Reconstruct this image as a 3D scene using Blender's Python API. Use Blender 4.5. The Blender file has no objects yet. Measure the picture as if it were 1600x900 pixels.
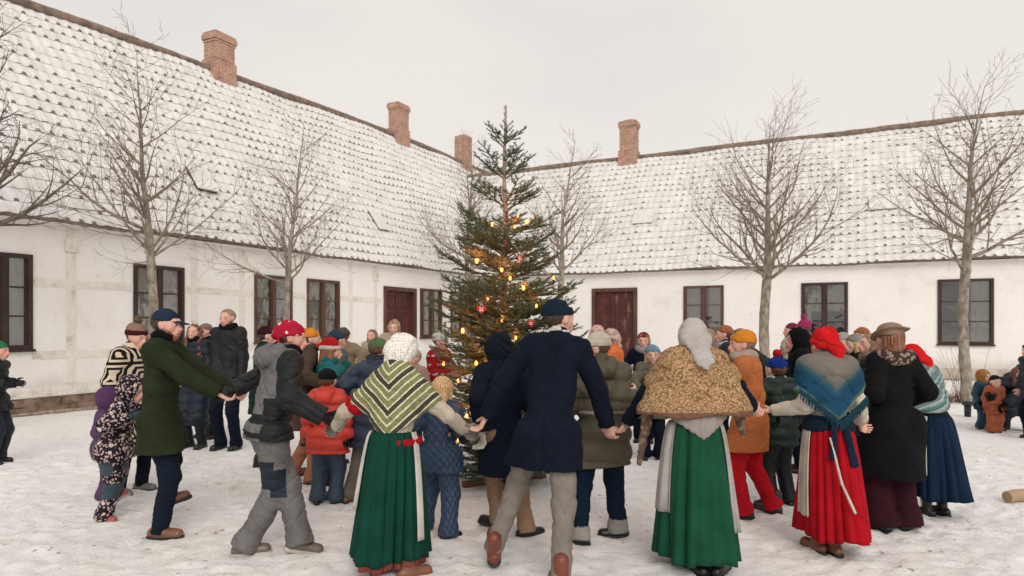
import bpy, bmesh, math, random
import numpy as np
from mathutils import Vector, Matrix, Euler
R = math.radians
random.seed(7); rng = np.random.RandomState(7)
S = bpy.context.scene
COL = S.collection

# ------------------------------------------------------------ camera
F = 1047.0; HZ = 508.0; EYE = 1.6           # focal length and horizon in photo pixels (1600 wide), eye height
cam = bpy.data.objects.new('camera', bpy.data.cameras.new('camera'))
COL.objects.link(cam); S.camera = cam
cam.location = (0, 0, EYE); cam.rotation_euler = (R(90), 0, 0)
cam.data.sensor_width = 36; cam.data.lens = 36 * F / 1600
cam.data.shift_y = (HZ - 450) / 1600
cam.data.clip_start = 0.1; cam.data.clip_end = 2000
cam.data.dof.use_dof = True; cam.data.dof.focus_distance = 4.9; cam.data.dof.aperture_fstop = 3.2

# ------------------------------------------------------------ sky, sun, exposure
SUN_EL, SUN_AZ = 34, 168
w = bpy.data.worlds.new('World'); S.world = w; w.use_nodes = True
nt = w.node_tree; bg = nt.nodes['Background']
sky = nt.nodes.new('ShaderNodeTexSky'); sky.sky_type = 'NISHITA'; sky.sun_disc = False
sky.sun_elevation = R(SUN_EL); sky.sun_rotation = R(SUN_AZ); sky.dust_density = 6
hs = nt.nodes.new('ShaderNodeHueSaturation'); hs.inputs['Saturation'].default_value = 0.25
nt.links.new(sky.outputs[0], hs.inputs['Color'])
tcw = nt.nodes.new('ShaderNodeTexCoord')
mpw = nt.nodes.new('ShaderNodeMapping'); mpw.inputs['Scale'].default_value = (1, 1, 2.4)
nt.links.new(tcw.outputs['Generated'], mpw.inputs[0])
nz = nt.nodes.new('ShaderNodeTexNoise'); nz.inputs['Scale'].default_value = 1.6; nz.inputs['Detail'].default_value = 5
nt.links.new(mpw.outputs[0], nz.inputs['Vector'])
rp = nt.nodes.new('ShaderNodeValToRGB')
rp.color_ramp.elements[0].position = .40; rp.color_ramp.elements[0].color = (.635, .612, .586, 1)
rp.color_ramp.elements[1].position = .62; rp.color_ramp.elements[1].color = (.735, .690, .648, 1)
nt.links.new(nz.outputs[0], rp.inputs[0])
sc_ = nt.nodes.new('ShaderNodeVectorMath'); sc_.operation = 'SCALE'; sc_.inputs['Scale'].default_value = 9.6
nt.links.new(rp.outputs[0], sc_.inputs[0])
mx = nt.nodes.new('ShaderNodeMix'); mx.data_type = 'RGBA'; mx.inputs['Factor'].default_value = 0.93
nt.links.new(hs.outputs[0], mx.inputs['A']); nt.links.new(sc_.outputs[0], mx.inputs['B'])
nt.links.new(mx.outputs['Result'], bg.inputs['Color']); bg.inputs['Strength'].default_value = 0.1
sun = bpy.data.lights.new('sun', 'SUN'); sun.energy = 1.25; sun.angle = R(36); sun.color = (1, .95, .88)
so = bpy.data.objects.new('sun', sun); COL.objects.link(so)
so.rotation_euler = (R(90 - SUN_EL), 0, R(180 - SUN_AZ))
S.view_settings.view_transform = 'Standard'; S.view_settings.look = 'None'
S.view_settings.exposure = 0.34; S.view_settings.gamma = 1
S.cycles.max_bounces = 6; S.cycles.diffuse_bounces = 3; S.cycles.transparent_max_bounces = 8
S.cycles.sample_clamp_indirect = 4
S.cycles.use_denoising = True

# ------------------------------------------------------------ helpers
def at(px, py, Y):
    return Vector(((px - 800) / F * Y, Y, EYE - (py - HZ) / F * Y))
def ground(px, py):
    return at(px, py, EYE * F / (py - HZ))

def tag(o, label=None, cat=None, group=None, kind=None):
    if label: o['label'] = label
    if cat: o['category'] = cat
    if group: o['group'] = group
    if kind: o['kind'] = kind
    return o
def empty(name, loc=(0, 0, 0), rz=0):
    o = bpy.data.objects.new(name, None); COL.objects.link(o)
    o.location = loc; o.rotation_euler = (0, 0, rz); o.empty_display_size = .1
    return o
def link_mesh(name, V, Fc, mats, parent=None, mi=None, smooth=True, loc=None, uv=None, cols=None):
    """V (n,3) array, Fc list of lists or (m,k) int array"""
    me = bpy.data.meshes.new(name)
    V = np.asarray(V, dtype=np.float32)
    if isinstance(Fc, np.ndarray) and Fc.ndim == 2:
        m, k = Fc.shape
        me.vertices.add(len(V)); me.vertices.foreach_set('co', V.ravel())
        me.loops.add(m * k); me.loops.foreach_set('vertex_index', Fc.astype(np.int32).ravel())
        me.polygons.add(m); me.polygons.foreach_set('loop_start', np.arange(0, m * k, k, dtype=np.int32))
        me.update(calc_edges=True)
    else:
        me.from_pydata(V.tolist(), [], [list(map(int, f)) for f in Fc])
    if not isinstance(mats, (list, tuple)): mats = [mats]
    for m_ in mats: me.materials.append(m_)
    if mi is not None: me.polygons.foreach_set('material_index', np.asarray(mi, dtype=np.int32))
    me.polygons.foreach_set('use_smooth', np.full(len(me.polygons), bool(smooth)))
    if uv is not None:
        l = me.uv_layers.new(name='UVMap'); l.data.foreach_set('uv', np.asarray(uv, dtype=np.float32).ravel())
    if cols is not None:
        a = me.color_attributes.new('Col', 'FLOAT_COLOR', 'POINT')
        a.data.foreach_set('color', np.asarray(cols, dtype=np.float32).ravel())
    me.update()
    o = bpy.data.objects.new(name, me); COL.objects.link(o)
    if parent is not None: o.parent = parent
    if loc is not None: o.location = loc
    return o

class MB:
    """collects shapes, links them as one mesh"""
    def __init__(s): s.v = []; s.f = []; s.m = []; s.uv = []
    def poly(s, pts, m=0, uv=None):
        b = len(s.v); s.v += [tuple(p) for p in pts]; s.f.append(list(range(b, b + len(pts)))); s.m.append(m)
        s.uv += [tuple(u) for u in (uv or [(0, 0)] * len(pts))]
    def box(s, o, ax, ay, az, m=0, bevel=0):
        """o corner, three edge vectors"""
        o, ax, ay, az = map(Vector, (o, ax, ay, az))
        P = [o, o + ax, o + ax + ay, o + ay, o + az, o + ax + az, o + ax + ay + az, o + ay + az]
        lx, ly, lz = ax.length, ay.length, az.length
        for q, (a_, b_), off in (((3, 2, 1, 0), (lx, ly), 0), ((4, 5, 6, 7), (lx, ly), 0), ((0, 1, 5, 4), (lx, lz), 0), ((1, 2, 6, 5), (ly, lz), lx),
                            ((2, 3, 7, 6), (lx, lz), lx + ly), ((3, 0, 4, 7), (ly, lz), 2 * lx + ly)):
            z0 = P[q[0]].z
            s.poly([P[i] for i in q], m, [(off, z0), (off + a_, z0), (off + a_, z0 + b_), (off, z0 + b_)])
    def tube(s, pts, rad, n=6, m=0, cap=True):
        pts = [Vector(p) for p in pts]; b = len(s.v); k = len(pts)
        ref = None
        for i, p in enumerate(pts):
            d = (pts[min(i + 1, k - 1)] - pts[max(i - 1, 0)]).normalized()
            if ref is None: ref = d.orthogonal().normalized()
            ref = (ref - d * ref.dot(d)).normalized(); q = d.cross(ref)
            for j in range(n):
                a = 2 * math.pi * j / n
                s.v.append(tuple(p + (ref * math.cos(a) + q * math.sin(a)) * rad[i]))
        for i in range(k - 1):
            for j in range(n):
                j2 = (j + 1) % n
                s.f.append([b + i * n + j, b + i * n + j2, b + (i + 1) * n + j2, b + (i + 1) * n + j]); s.m.append(m); s.uv += [(0, 0)] * 4
        if cap:
            s.f.append([b + (k - 1) * n + j for j in range(n)]); s.m.append(m); s.uv += [(0, 0)] * n
            s.f.append([b + j for j in reversed(range(n))]); s.m.append(m); s.uv += [(0, 0)] * n
    def ball(s, c, r, m=0, n=8, sc=(1, 1, 1)):
        c = Vector(c); b = len(s.v)
        for i in range(n + 1):
            t = math.pi * i / n
            for j in range(n):
                a = 2 * math.pi * j / n
                s.v.append((c.x + r * sc[0] * math.sin(t) * math.cos(a), c.y + r * sc[1] * math.sin(t) * math.sin(a), c.z + r * sc[2] * math.cos(t)))
        for i in range(n):
            for j in range(n):
                j2 = (j + 1) % n
                s.f.append([b + i * n + j, b + (i + 1) * n + j, b + (i + 1) * n + j2, b + i * n + j2]); s.m.append(m); s.uv += [(0, 0)] * 4
    def build(s, name, mats, parent=None, smooth=False, loc=None):
        return link_mesh(name, np.array(s.v), s.f, mats, parent, s.m, smooth, loc, s.uv)

# ------------------------------------------------------------ materials
def nodes(m):
    m.use_nodes = True; t = m.node_tree
    return t, t.nodes['Principled BSDF']
def N(t, typ, **kw):
    n = t.nodes.new(typ)
    for k, v in kw.items():
        if k in n.inputs: n.inputs[k].default_value = v
        else: setattr(n, k, v)
    return n
def c4(c): return (c[0], c[1], c[2], 1)
def srgb(r, g, b, k=1.0):
    f = lambda x: ((x / 255 + .055) / 1.055) ** 2.4 if x > 10 else x / 255 / 12.92
    return (f(r) * k, f(g) * k, f(b) * k)
def ramp(t, stops, interp='LINEAR'):
    r = N(t, 'ShaderNodeValToRGB'); cr = r.color_ramp; cr.interpolation = interp
    while len(cr.elements) < len(stops): cr.elements.new(.5)
    for e, (p, c) in zip(cr.elements, stops): e.position = p; e.color = c4(c)
    return r
def bump(t, b, height, strength=.3, dist=.01):
    n = N(t, 'ShaderNodeBump', Strength=strength, Distance=dist)
    t.links.new(height, n.inputs['Height']); t.links.new(n.outputs[0], b.inputs['Normal'])
    return n
def coord(t, scale=(1, 1, 1), kind='Object'):
    c = N(t, 'ShaderNodeTexCoord'); m = N(t, 'ShaderNodeMapping'); m.inputs['Scale'].default_value = scale
    t.links.new(c.outputs[kind], m.inputs[0]); return m.outputs[0]
def mottled(name, c1, c2, scale=3, rough=.8, bs=.3, bscale=30, bdist=.01, stretch=(1, 1, 1), detail=5, lo=.35, hi=.65, spec=.3):
    m = bpy.data.materials.new(name); t, b = nodes(m)
    co = coord(t, stretch)
    n = N(t, 'ShaderNodeTexNoise', Scale=scale, Detail=detail, Roughness=.6); t.links.new(co, n.inputs['Vector'])
    r = ramp(t, [(lo, c1), (hi, c2)]); t.links.new(n.outputs[0], r.inputs[0]); t.links.new(r.outputs[0], b.inputs['Base Color'])
    n2 = N(t, 'ShaderNodeTexNoise', Scale=bscale, Detail=4); t.links.new(co, n2.inputs['Vector'])
    bump(t, b, n2.outputs[0], bs, bdist)
    b.inputs['Roughness'].default_value = rough; b.inputs['Specular IOR Level'].default_value = spec
    return m
# ------------------------------------------------------------ ground
def snow_ground():
    xs = np.concatenate([-np.geomspace(400, 14, 24), np.arange(-13.5, -6, .14), np.arange(-6, 6, .045), np.arange(6, 13.5, .14), np.geomspace(14, 400, 24)])
    ys = np.concatenate([-np.geomspace(200, 2, 12), np.arange(-1, 3.2, .3), np.arange(3.2, 8, .04), np.arange(8, 14, .1), np.arange(14, 28, .3), np.geomspace(28.5, 600, 22)])
    X, Y = np.meshgrid(xs, ys)
    def nz(f, s):
        r_ = np.random.RandomState(s); z = 0
        for i in range(6):
            a = r_.rand() * 6.28; k = f * (.6 + r_.rand())
            z = z + np.sin(k * (X * math.cos(a) + Y * math.sin(a)) + r_.rand() * 6 + 1.5 * np.sin(k * .6 * (X * math.sin(a) - Y * math.cos(a))))
        return z / 6
    near = np.exp(-((np.hypot(X, Y - 6) / 11) ** 4))
    Z = (.012 * nz(2, 1) + .005 * nz(7, 2) + .004 * nz(19, 3) + .005 * nz(38, 5)) * near
    r_ = np.random.RandomState(4)
    for i in range(5200):
        rr = r_.rand()
        if i < 3600: cx, cy = r_.uniform(-6, 6), r_.uniform(3.3, 8.5)
        else: cx, cy = r_.uniform(-10, 11), r_.uniform(8, 14)
        a = r_.rand() * 3.14; L, W = .13 + .03 * rr, .055; dep = r_.uniform(.001, .011)
        i0, i1 = np.searchsorted(xs, (cx - .35, cx + .35)); j0, j1 = np.searchsorted(ys, (cy - .35, cy + .35))
        if i1 - i0 < 3 or j1 - j0 < 3: continue
        x = X[j0:j1, i0:i1] - cx; y = Y[j0:j1, i0:i1] - cy
        u = (x * math.cos(a) + y * math.sin(a)) / L; v = (-x * math.sin(a) + y * math.cos(a)) / W
        q = u * u + v * v
        Z[j0:j1, i0:i1] += -dep * np.exp(-q * q) + dep * .7 * np.exp(-(np.sqrt(q) - 1.45) ** 2 * 6)
    V = np.stack([X, Y, Z], -1).reshape(-1, 3)
    nx, ny = len(xs), len(ys)
    I = np.arange(nx * ny).reshape(ny, nx)
    Fc = np.stack([I[:-1, :-1], I[:-1, 1:], I[1:, 1:], I[1:, :-1]], -1).reshape(-1, 4)
    m = bpy.data.materials.new('trodden_snow'); t, b = nodes(m)
    co = coord(t)
    n1 = N(t, 'ShaderNodeTexNoise', Scale=.55, Detail=7, Roughness=.68); t.links.new(co, n1.inputs['Vector'])
    n2 = N(t, 'ShaderNodeTexNoise', Scale=6.5, Detail=8, Roughness=.72); t.links.new(co, n2.inputs['Vector'])
    n3 = N(t, 'ShaderNodeTexNoise', Scale=38, Detail=5, Roughness=.7); t.links.new(co, n3.inputs['Vector'])
    base = ramp(t, [(.33, (.72, .68, .64)), (.46, (.83, .81, .79)), (.66, (.87, .86, .85))]); t.links.new(n2.outputs[0], base.inputs[0])
    # sum of coarse and mid noise picks the worn, leaf-stained patches
    ad = N(t, 'ShaderNodeMath', operation='MULTIPLY'); t.links.new(n1.outputs[0], ad.inputs[0]); t.links.new(n2.outputs[0], ad.inputs[1])
    d1 = ramp(t, [(.30, (0, 0, 0)), (.40, (1, 1, 1))]); t.links.new(ad.outputs[0], d1.inputs[0])
    mx1 = N(t, 'ShaderNodeMix', data_type='RGBA'); t.links.new(base.outputs[0], mx1.inputs['A']); mx1.inputs['B'].default_value = (.52, .43, .35, 1)
    ml = N(t, 'ShaderNodeMath', operation='MULTIPLY'); ml.inputs[1].default_value = .6
    t.links.new(d1.outputs[0], ml.inputs[0]); t.links.new(ml.outputs[0], mx1.inputs['Factor'])
    # specks of leaf and grit
    vo = N(t, 'ShaderNodeTexVoronoi', Scale=9.0, Randomness=1.0); 
    wp = N(t, 'ShaderNodeVectorMath', operation='MULTIPLY_ADD'); t.links.new(n3.outputs['Color'], wp.inputs[0]); wp.inputs[1].default_value = (.12, .12, .12); t.links.new(co, wp.inputs[2])
    t.links.new(wp.outputs[0], vo.inputs['Vector'])
    sp = ramp(t, [(.13, (1, 1, 1)), (.20, (0, 0, 0))]); t.links.new(vo.outputs['Distance'], sp.inputs[0])
    gate = ramp(t, [(.47, (0, 0, 0)), (.56, (1, 1, 1))]); t.links.new(n2.outputs[0], gate.inputs[0])
    mg = N(t, 'ShaderNodeMath', operation='MULTIPLY'); t.links.new(sp.outputs[0], mg.inputs[0]); t.links.new(gate.outputs[0], mg.inputs[1])
    mg2 = N(t, 'ShaderNodeMath', operation='MULTIPLY'); t.links.new(mg.outputs[0], mg2.inputs[0]); mg2.inputs[1].default_value = .75
    mx2 = N(t, 'ShaderNodeMix', data_type='RGBA'); t.links.new(mx1.outputs['Result'], mx2.inputs['A']); mx2.inputs['B'].default_value = (.17, .12, .08, 1)
    t.links.new(mg2.outputs[0], mx2.inputs['Factor'])
    t.links.new(mx2.outputs['Result'], b.inputs['Base Color'])
    sm = N(t, 'ShaderNodeMath', operation='ADD'); t.links.new(n2.outputs[0], sm.inputs[0]); t.links.new(n3.outputs[0], sm.inputs[1])
    bump(t, b, sm.outputs[0], .6, .028)
    b.inputs['Roughness'].default_value = .7; b.inputs['Specular IOR Level'].default_value = .25
    o = link_mesh('ground', V, Fc, m)
    tag(o, kind='structure')
snow_ground()

# ------------------------------------------------------------ buildings
SNOW = mottled('roof_snow', (.63, .61, .59), (.75, .735, .72), 2.5, .75, .5, 14, .02)
TILE = mottled('old_tile', (.13, .105, .09), (.27, .22, .19), 9, .85, .3, 60)
RIDGE = mottled('ridge_tile', (.13, .10, .085), (.29, .205, .16), 5, .85, .4, 50)
def lime_material():
    m = bpy.data.materials.new('lime_wash'); t, b = nodes(m); co = coord(t)
    n = N(t, 'ShaderNodeTexNoise', Scale=.9, Detail=7, Roughness=.62); t.links.new(co, n.inputs['Vector'])
    r = ramp(t, [(.28, (.73, .69, .655)), (.42, (.81, .78, .75)), (.68, (.85, .825, .80))]); t.links.new(n.outputs[0], r.inputs[0])
    st = N(t, 'ShaderNodeTexNoise', Scale=5, Detail=9, Roughness=.75); t.links.new(co, st.inputs['Vector'])
    rs = ramp(t, [(.60, (0, 0, 0)), (.72, (.6, .6, .6))]); t.links.new(st.outputs[0], rs.inputs[0])
    mxx = N(t, 'ShaderNodeMix', data_type='RGBA'); t.links.new(rs.outputs[0], mxx.inputs['Factor']); t.links.new(r.outputs[0], mxx.inputs['A'])
    mxx.inputs['B'].default_value = (.56, .50, .44, 1)
    # splashed grey foot of the wall
    g = N(t, 'ShaderNodeSeparateXYZ'); t.links.new(co, g.inputs[0])
    ft = N(t, 'ShaderNodeMath', operation='MULTIPLY_ADD'); t.links.new(n.outputs[0], ft.inputs[0]); ft.inputs[1].default_value = -.9; t.links.new(g.outputs['Z'], ft.inputs[2])
    fr = ramp(t, [(0, (.45, .45, .45)), (.22, (0, 0, 0))]); t.links.new(ft.outputs[0], fr.inputs[0])
    mf = N(t, 'ShaderNodeMix', data_type='RGBA'); t.links.new(fr.outputs[0], mf.inputs['Factor']); t.links.new(mxx.outputs['Result'], mf.inputs['A'])
    mf.inputs['B'].default_value = (.47, .43, .39, 1)
    t.links.new(mf.outputs['Result'], b.inputs['Base Color'])
    n2 = N(t, 'ShaderNodeTexNoise', Scale=11, Detail=8, Roughness=.65); t.links.new(co, n2.inputs['Vector'])
    bump(t, b, n2.outputs[0], .55, .03)
    b.inputs['Roughness'].default_value = .9; b.inputs['Specular IOR Level'].default_value = .15
    return m
LIME = lime_material()
def beam_material():
    m = bpy.data.materials.new('limed_timber'); t, b = nodes(m); co = coord(t)
    n = N(t, 'ShaderNodeTexNoise', Scale=3.5, Detail=9, Roughness=.75); t.links.new(co, n.inputs['Vector'])
    r = ramp(t, [(.40, (.79, .745, .69)), (.54, (.72, .67, .61)), (.66, (.50, .44, .38))]); t.links.new(n.outputs[0], r.inputs[0])
    t.links.new(r.outputs[0], b.inputs['Base Color'])
    n2 = N(t, 'ShaderNodeTexNoise', Scale=20, Detail=6); t.links.new(co, n2.inputs['Vector'])
    bump(t, b, n2.outputs[0], .7, .02); b.inputs['Roughness'].default_value = .9
    return m
BEAM = beam_material()
WOOD = mottled('red_brown_paint', (.065, .032, .024), (.135, .065, .048), 6, .55, .35, 45, .006, (1, 1, .25))
WOODDARK = mottled('dark_brown_paint', (.03, .018, .014), (.06, .032, .025), 6, .5, .35, 45, .006, (1, 1, .25))
DOOR = mottled('maroon_door_paint', (.060, .016, .016), (.12, .036, .032), 4, .5, .4, 30, .006, (1, 1, .3), hi=.75)
DOORW = mottled('flaking_door_paint', (.085, .024, .022), (.26, .16, .13), 2.6, .6, .6, 30, .008, (1.6, 1.6, .5), 9, .58, .72)
STONE = mottled('field_stone', (.12, .085, .065), (.34, .23, .17), 4, .9, .6, 16, .03)
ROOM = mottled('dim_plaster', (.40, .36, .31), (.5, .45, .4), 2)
CURT = mottled('cotton_curtain', (.80, .76, .69), (.88, .84, .78), 5, .9)
GREYC = mottled('zinc_grey', (.2, .19, .18), (.28, .27, .25), 6, .6)
def glass_material():
    m = bpy.data.materials.new('old_glass'); t, b = nodes(m)
    for n in list(t.nodes): t.nodes.remove(n)
    out = N(t, 'ShaderNodeOutputMaterial'); tr = N(t, 'ShaderNodeBsdfTransparent'); tr.inputs[0].default_value = (.86, .88, .87, 1)
    gl = N(t, 'ShaderNodeBsdfGlossy'); gl.inputs['Roughness'].default_value = .03
    fr = N(t, 'ShaderNodeFresnel'); fr.inputs['IOR'].default_value = 2.1; mi = N(t, 'ShaderNodeMixShader')
    n2 = N(t, 'ShaderNodeTexNoise', Scale=2.5, Detail=2); t.links.new(coord(t), n2.inputs['Vector'])
    bp = N(t, 'ShaderNodeBump', Strength=.25, Distance=.05); t.links.new(n2.outputs[0], bp.inputs['Height']); t.links.new(bp.outputs[0], gl.inputs['Normal'])
    ad = N(t, 'ShaderNodeMath', operation='ADD'); ad.inputs[1].default_value = .07; t.links.new(fr.outputs[0], ad.inputs[0]); t.links.new(ad.outputs[0], mi.inputs[0]); t.links.new(tr.outputs[0], mi.inputs[1]); t.links.new(gl.outputs[0], mi.inputs[2]); t.links.new(mi.outputs[0], out.inputs[0])
    return m
GLASS = glass_material()
def brick_material():
    m = bpy.data.materials.new('chimney_brick'); t, b = nodes(m)
    c = N(t, 'ShaderNodeTexCoord'); br = N(t, 'ShaderNodeTexBrick', Scale=1.0)
    for k, v in (('Brick Width', .24), ('Row Height', .075), ('Mortar Size', .011), ('Color1', c4((.44, .22, .15))), ('Color2', c4((.33, .155, .11))), ('Mortar', c4((.50, .42, .36))), ('Bias', -.2)): br.inputs[k].default_value = v
    t.links.new(c.outputs['UV'], br.inputs['Vector'])
    n = N(t, 'ShaderNodeTexNoise', Scale=4, Detail=6); t.links.new(c.outputs['Object'], n.inputs['Vector'])
    r = ramp(t, [(.3, (.7, .7, .7)), (.7, (1.15, 1.1, 1.05))]); t.links.new(n.outputs[0], r.inputs[0])
    mm = N(t, 'ShaderNodeMix', data_type='RGBA', blend_type='MULTIPLY'); mm.inputs['Factor'].default_value = 1
    t.links.new(br.outputs['Color'], mm.inputs['A']); t.links.new(r.outputs[0], mm.inputs['B']); t.links.new(mm.outputs['Result'], b.inputs['Base Color'])
    iv = N(t, 'ShaderNodeMath', operation='SUBTRACT'); iv.inputs[0].default_value = 1; t.links.new(br.outputs['Fac'], iv.inputs[1])
    bump(t, b, iv.outputs[0], .6, .012); b.inputs['Roughness'].default_value = .9
    return m
BRICK = brick_material()

CORNER = Vector((-0.99, 26.5, 0))
U1 = Vector((.4516, .8922, 0)).normalized()          # along the left wing, away from camera
U2 = Vector((U1.y, -U1.x, 0))                         # along the right wing, towards the right
N1 = U2.copy()                                        # left wing's outward (courtyard) normal
N2 = -U1                                              # right wing's outward normal
OVER = .25; EAVE = 3.5; HALF = 4.0

class Wing:
    """s runs along the wall, q outward from the wall, z up; origin at the eave corner line"""
    def __init__(w_, name, origin, u, n, s0, s1, zr):
        w_.o = origin; w_.u = u; w_.n = n; w_.s0 = s0; w_.s1 = s1; w_.zr = zr
        w_.root = empty(name, origin + u * s0 + Vector((0, 0, 0)))
        w_.inv = -w_.root.location
    def P(w_, s, q, z):      # q=0: wall face; returns root-local coordinates
        p = w_.o + w_.u * s + w_.n * (q - OVER); p.z = z
        return p + w_.inv
    def s_at(w_, px):        # s on the wall face seen at photo column px
        k = (px - 800) / F; o = w_.o - w_.n * OVER
        return (k * o.y - o.x) / (w_.u.x - k * w_.u.y)
    def z_at(w_, px, py, q=0.0):
        s = w_.s_at(px); y = (w_.o + w_.u * s - w_.n * OVER).y
        return EYE - (py - HZ) / F * y

def plain_wall(w_, openings, ztop, zbot=0.0):
    ss = sorted({w_.s0, w_.s1} | {o[0] for o in openings} | {o[1] for o in openings})
    zs = sorted({zbot, ztop} | {o[2] for o in openings} | {o[3] for o in openings})
    mb = MB(); D = .16
    for a, b in zip(ss, ss[1:]):
        for c, d in zip(zs, zs[1:]):
            if any(o[0] - 1e-4 <= a and b <= o[1] + 1e-4 and o[2] - 1e-4 <= c and d <= o[3] + 1e-4 for o in openings): continue
            mb.poly([w_.P(a, 0, c), w_.P(b, 0, c), w_.P(b, 0, d), w_.P(a, 0, d)])
    for a, b, c, d in openings:
        mb.poly([w_.P(a, 0, c), w_.P(a, -D, c), w_.P(a, -D, d), w_.P(a, 0, d)])
        mb.poly([w_.P(b, 0, c), w_.P(b, 0, d), w_.P(b, -D, d), w_.P(b, -D, c)])
        mb.poly([w_.P(a, 0, d), w_.P(a, -D, d), w_.P(b, -D, d), w_.P(b, 0, d)])
        mb.poly([w_.P(a, 0, c), w_.P(b, 0, c), w_.P(b, -D, c), w_.P(a, -D, c)])
    # ends and back
    dd = -2 * HALF + 2 * OVER
    for s in (w_.s0, w_.s1):
        zt = w_.zr(s) - .15
        mb.poly([w_.P(s, 0, zbot), w_.P(s, dd, zbot), w_.P(s, dd, ztop), w_.P(s, dd / 2, zt), w_.P(s, 0, ztop)])
    mb.poly([w_.P(w_.s0, dd, zbot), w_.P(w_.s1, dd, zbot), w_.P(w_.s1, dd, ztop), w_.P(w_.s0, dd, ztop)])
    wall = mb.build('wall', LIME, w_.root)
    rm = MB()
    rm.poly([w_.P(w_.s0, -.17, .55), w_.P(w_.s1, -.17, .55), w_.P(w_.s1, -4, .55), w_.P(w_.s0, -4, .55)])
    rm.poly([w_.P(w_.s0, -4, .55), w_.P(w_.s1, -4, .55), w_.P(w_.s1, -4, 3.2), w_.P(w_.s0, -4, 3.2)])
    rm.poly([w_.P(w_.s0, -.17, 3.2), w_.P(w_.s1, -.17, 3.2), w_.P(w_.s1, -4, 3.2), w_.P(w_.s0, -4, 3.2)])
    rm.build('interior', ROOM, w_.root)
    return wall

def window(w_, a, b, c, d, wood, cols=2, rows=3, curtain='sides', mull=.045, open_left=False):
    fr = MB(); q0, q1 = -.05, .035; T = .075
    L = b - a; H_ = d - c
    def bar(s0, s1, z0, z1, qa=q0, qb=q1):
        fr.box(w_.P(s0, qa, z0), w_.u * (s1 - s0), w_.n * (qb - qa), (0, 0, z1 - z0))
    bar(a, b, d - T, d); bar(a, b, c, c + T); bar(a, a + T, c + T, d - T); bar(b - T, b, c + T, d - T)
    mid = (a + b) / 2
    if cols == 2: bar(mid - .055, mid + .055, c + T, d - T, q0, q1 - .008)
    f = fr.build('window', wood, w_.root)
    bars = MB()
    fields = [(a + T, mid - .055), (mid + .055, b - T)] if cols == 2 else [(a + T, b - T)]
    for k in range(1, rows):
        z = c + T + (H_ - 2 * T) * k / rows
        for s0, s1 in fields:
            bars.box(w_.P(s0, -.035, z - .014), w_.u * (s1 - s0), w_.n * .035, (0, 0, .028))
    for s0, s1 in fields:   # casement stiles
        for e0, e1 in ((s0, s0 + .03), (s1 - .03, s1)):
            bars.box(w_.P(e0, -.037, c + T), w_.u * (e1 - e0), w_.n * .042, (0, 0, H_ - 2 * T))
    g = bars.build('glazing_bar', wood, f)
    gl = MB()
    gl.poly([w_.P(a + T, -.028, c + T), w_.P(b - T, -.028, c + T), w_.P(b - T, -.028, d - T), w_.P(a + T, -.028, d - T)])
    gl.build('pane', GLASS, f)
    sl = MB(); sl.box(w_.P(a - .03, -.04, c - .045), w_.u * (L + .06), w_.n * .11, (0, 0, .045)); sl.build('sill', wood, f)
    if curtain:
        cu = MB(); n = 22
        rngs = {'sides': [(a + .04, a + L * .41, c, d), (b - L * .38, b - .04, c, d)], 'full': [(a + .04, b - .04, c, d)],
                'top': [(a + .04, b - .04, d - H_ * .48, d), (a + .04, a + L * .22, c, d - H_ * .48)], 'right': [(a + L * .60, b - .04, c, d)]}[curtain]  # 'top': pale cloth standing in for a snowy roof reflected in the upper panes
        for s0, s1, z0, z1 in rngs:
            k = max(4, int((s1 - s0) / .035))
            for i in range(k):
                t0, t1 = s0 + (s1 - s0) * i / k, s0 + (s1 - s0) * (i + 1) / k
                e0, e1 = -.075 + .02 * math.sin(i * 1.9), -.075 + .02 * math.sin((i + 1) * 1.9)
                cu.poly([w_.P(t0, e0, z0), w_.P(t1, e1, z0), w_.P(t1, e1, z1), w_.P(t0, e0, z1)])
        cu.build('curtain', CURT, f, smooth=True)
    if open_left:            # a casement standing open into the yard
        oc = MB(); hinge = a + T; dirv = (w_.u * -.25 + w_.n * .97).normalized(); th = w_.u * .03; LL = L / 2 - T
        o0 = w_.P(hinge, .03, c + T); Z = H_ - 2 * T
        oc.box(o0, dirv * .05, th, (0, 0, Z)); oc.box(o0 + dirv * (LL - .05), dirv * .05, th, (0, 0, Z))
        for k in range(rows + 1): oc.box(o0 + dirv * .05 + Vector((0, 0, (Z - .04) * k / rows)), dirv * (LL - .1), th, (0, 0, .04))
        oo = oc.build('casement', wood, f)
        g2 = MB(); p = o0 + th * .5 + dirv * .05; g2.poly([p, p + dirv * (LL - .1), p + dirv * (LL - .1) + Vector((0, 0, Z)), p + Vector((0, 0, Z))]); g2.build('casement_pane', GLASS, f)
    return f

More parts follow.
